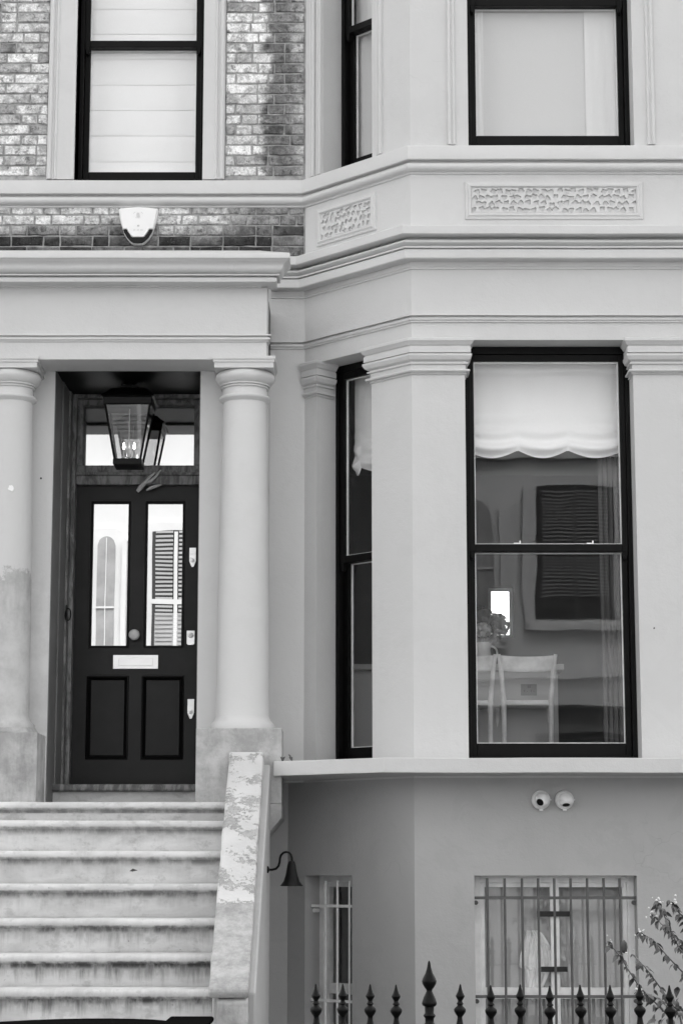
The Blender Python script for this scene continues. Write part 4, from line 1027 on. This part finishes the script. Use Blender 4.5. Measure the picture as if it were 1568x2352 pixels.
MB().lathe([(.0005, -.03), (.012, -.024), (.017, 0), (.014, .02), (.004, .034)], 1.392, -3.42, 12, 'z', 1.648).build('seed_head', 'stem', PL, smooth=60)

# ================================================================== PARKED CAR (only its roof shows at the lower left)
CR = empty('parked_car', (-2.4, -6.75, 0)); tag(CR, 'black parked car, only its roof showing at the lower left', 'car')
stn = [(-4.45, .70, .42, .55, .56), (-4.35, .80, .30, .70, .72), (-3.6, .86, .22, .86, .88), (-3.2, .88, .22, .93, .95), (-2.45, .88, .22, .96, 1.33), (-2.0, .88, .22, .97, 1.428), (-1.4, .88, .22, .98, 1.480), (-.98, .88, .22, .98, 1.506), (-.62, .87, .24, .99, 1.502), (-.50, .87, .26, .99, 1.482), (-.28, .85, .30, .98, 1.05), (-.22, .82, .38, .95, .99)]
rows = []
cy_ = -6.75
for x, wd, zb2, belt, zr in stn:
    hi = zr - belt; rw = wd * (1 - .26 * min(1, hi / .45))
    half = [(wd * .93, zb2), (wd, zb2 + .12), (wd, belt - .12), (wd * .97, belt), (rw * 1.02, belt + hi * .78), (rw * .90, zr - hi * .06), (rw * .5, zr + .006), (0, zr + .012)]
    rows.append([(x, cy_ - a, b) for a, b in half] + [(x, cy_ + a, b) for a, b in half[-2::-1]])
body = MB().grid(rows)
body.f += [tuple(range(15)), tuple(range(len(body.v) - 15, len(body.v)))]
bo = body.build('body', 'car_paint', CR, smooth=50); ss = bo.modifiers.new('sub', 'SUBSURF'); ss.levels = 1; ss.render_levels = 2
MT['car_glass'] = plain('dark car glass', .02, .05, .05, 2, 0, 0)
for sgn in (-1, 1):
    MB().add([(-3.05, cy_ + sgn * .868, 1.0), (-1.95, cy_ + sgn * .872, 1.02), (-1.95, cy_ + sgn * .70, 1.36), (-2.40, cy_ + sgn * .74, 1.27)], [(0, 1, 2, 3)]).build('side_window', 'car_glass', CR)
    MB().add([(-1.88, cy_ + sgn * .872, 1.02), (-.60, cy_ + sgn * .868, 1.04), (-.72, cy_ + sgn * .68, 1.40), (-1.88, cy_ + sgn * .69, 1.38)], [(0, 1, 2, 3)]).build('side_window', 'car_glass', CR)
    for wx in (-3.65, -1.05):
        wv = MB().lathe([(0, -.1), (.2, -.1), (.29, -.1), (.315, -.07), (.315, .07), (.29, .1), (0, .1)], wx, cy_ + sgn * .78, 28, 'y', .316).build('wheel', 'rubber', CR, smooth=40)
        MB().lathe([(0, 0), (.19, 0), (.19, .012 * sgn), (.1, .02 * sgn), (0, .02 * sgn)], wx, cy_ + sgn * .88, 24, 'y', .316).build('rim', 'steel', wv, smooth=40)
MB().box(-.62, -.46, cy_ - .55, cy_ + .55, 1.476, 1.496).build('spoiler', 'car_paint', CR, bevel=.008)

# ================================================================== OPPOSITE SIDE OF THE STREET (seen only mirrored in the glass)
def opposite(x0, x1, wins, label):
    y1 = -20.0; o = empty('opposite_house', ((x0 + x1) / 2, y1 - 3, 0)); tag(o, label, 'house', 'houses across the street')
    MB().box(x0 + .01, x1 - .01, y1 - 7, y1, -.02, 10.5).build('wall', 'stucco_white', o)
    MB().prism_x([(y1 + .3, 10.5), (y1 - 3.5, 12.6), (y1 - 7.2, 10.5)], x0 + .01, x1 - .01).build('roof', 'slate', o)
    MB().box(x0 + .02, x1 - .02, y1, y1 + .28, 9.9, 10.2).box(x0 + .02, x1 - .02, y1, y1 + .14, 5.05, 5.2).box(x0 + .02, x1 - .02, y1, y1 + .12, 8.55, 8.7).build('cornice', 'stucco_white', o)
    MB().box(x0 + .02, x1 - .02, y1, y1 + .9, 4.55, 4.75).build('balcony', 'stucco_white', o)
    MB().tube([(x1 - .35, y1 + .1, 0.1), (x1 - .35, y1 + .1, 9.8)], .05, 8).build('drainpipe', 'opp_dark', o)
    for cx, hw, z0, z1, kind in wins:
        n = 10; rise = .05 * hw if kind != 'arch' else hw
        top = [(cx - hw + 2 * hw * i / n, z1 - rise + rise * math.sin(math.pi * i / n) ** (.5 if kind == 'arch' else 1)) for i in range(n + 1)]
        W_ = MB().prism_y([(cx - hw - .14, z0 - .1), (cx + hw + .14, z0 - .1)] + [(a + (.14 if a > cx else -.14 if a < cx else 0), b + .14) for a, b in top[::-1]], y1 + .005, y1 + .06).build('window', 'stucco_white', o)
        MB().box(cx - hw - .2, cx - hw - .12, y1 + .004, y1 + .2, z0 - .1, z1 - rise * .5).box(cx + hw + .12, cx + hw + .2, y1 + .004, y1 + .2, z0 - .1, z1 - rise * .5).build('jamb_moulding', 'stucco_white', W_)
        MB().prism_y([(cx - hw, z0), (cx + hw, z0)] + top[::-1], y1 + .061, y1 + .075).build('pane', 'opp_glass' if kind != 'arch' else 'opp_curtain', W_)
        mw = .03 if kind != 'arch' else .008
        fm_ = MB().box(cx - mw, cx + mw, y1 + .076, y1 + .10, z0, z1 - .03).box(cx - hw, cx + hw, y1 + .0765, y1 + .1005, (z0 + z1) / 2 - (.04 if kind != 'arch' else .015), (z0 + z1) / 2 + (.04 if kind != 'arch' else .015))
        fm_.build('frame', 'stucco_white' if kind != 'dark' else 'opp_dark', W_)
        if kind == 'louvre':
            sl = MB(); z = z0 + .06
            while z < z1 - rise - .02:
                for a, b in ((cx - hw + .06, cx - .05), (cx + .05, cx + hw - .06)): sl.box(a, b, y1 + .078, y1 + .098, z, z + .035)
                z += .07
            sl.build('louvres', 'shutter', W_)
            MB().box(cx - hw + .05, cx + hw - .05, y1 + .0755, y1 + .0775, z0, z0 + (z1 - z0) * .42).build('lower_shutter', 'shutter', W_)
        if kind == 'dark':
            sl = MB(); z = z0 + .35
            while z < z1 - rise - .05:
                sl.box(cx - hw + .08, cx + hw - .08, y1 + .078, y1 + .088, z, z + .022); z += .055
            sl.build('louvres', 'opp_slat', W_)
        MB().box(cx - hw - .2, cx + hw + .2, y1 + .004, y1 + .16, z0 - .2, z0 - .101).build('sill', 'stucco_white', W_)
opposite(-9.0, -1.6, [(-3.95, .15, 5.2, 7.62, 'arch'), (-2.78, .40, 5.3, 7.72, 'louvre'), (-6.6, .6, 5.7, 7.8, 'louvre'), (-6.6, .6, 1.6, 4.0, 'dark'), (-3.3, .7, 1.6, 4.0, 'louvre')], 'white stucco house across the street with arched and shuttered windows')
opposite(-1.6, 5.8, [(3.70, .62, 6.0, 8.12, 'dark'), (2.1, .30, 5.7, 7.9, 'arch'), (-.2, .5, 5.8, 7.9, 'louvre'), (.6, .6, 1.6, 4.0, 'dark'), (3.7, .7, 1.7, 4.2, 'dark')], 'white stucco house across the street with one large dark window')
opposite(5.8, 13.2, [(7.6, .5, 5.8, 7.9, 'dark'), (10.5, .6, 5.8, 7.9, 'louvre'), (8.5, .7, 1.6, 4.1, 'dark')], 'right-hand white stucco house across the street')
opposite(-16.4, -9.0, [(-11, .5, 5.8, 7.9, 'dark'), (-14, .6, 5.8, 7.9, 'louvre')], 'left-hand white stucco house across the street')
tag(MB().box(-16.4, 13.2, -16.5, -16.2, -.3, 1.1).build('garden_wall', 'stucco_white', bevel=.01), 'low white garden wall across the street', 'wall')
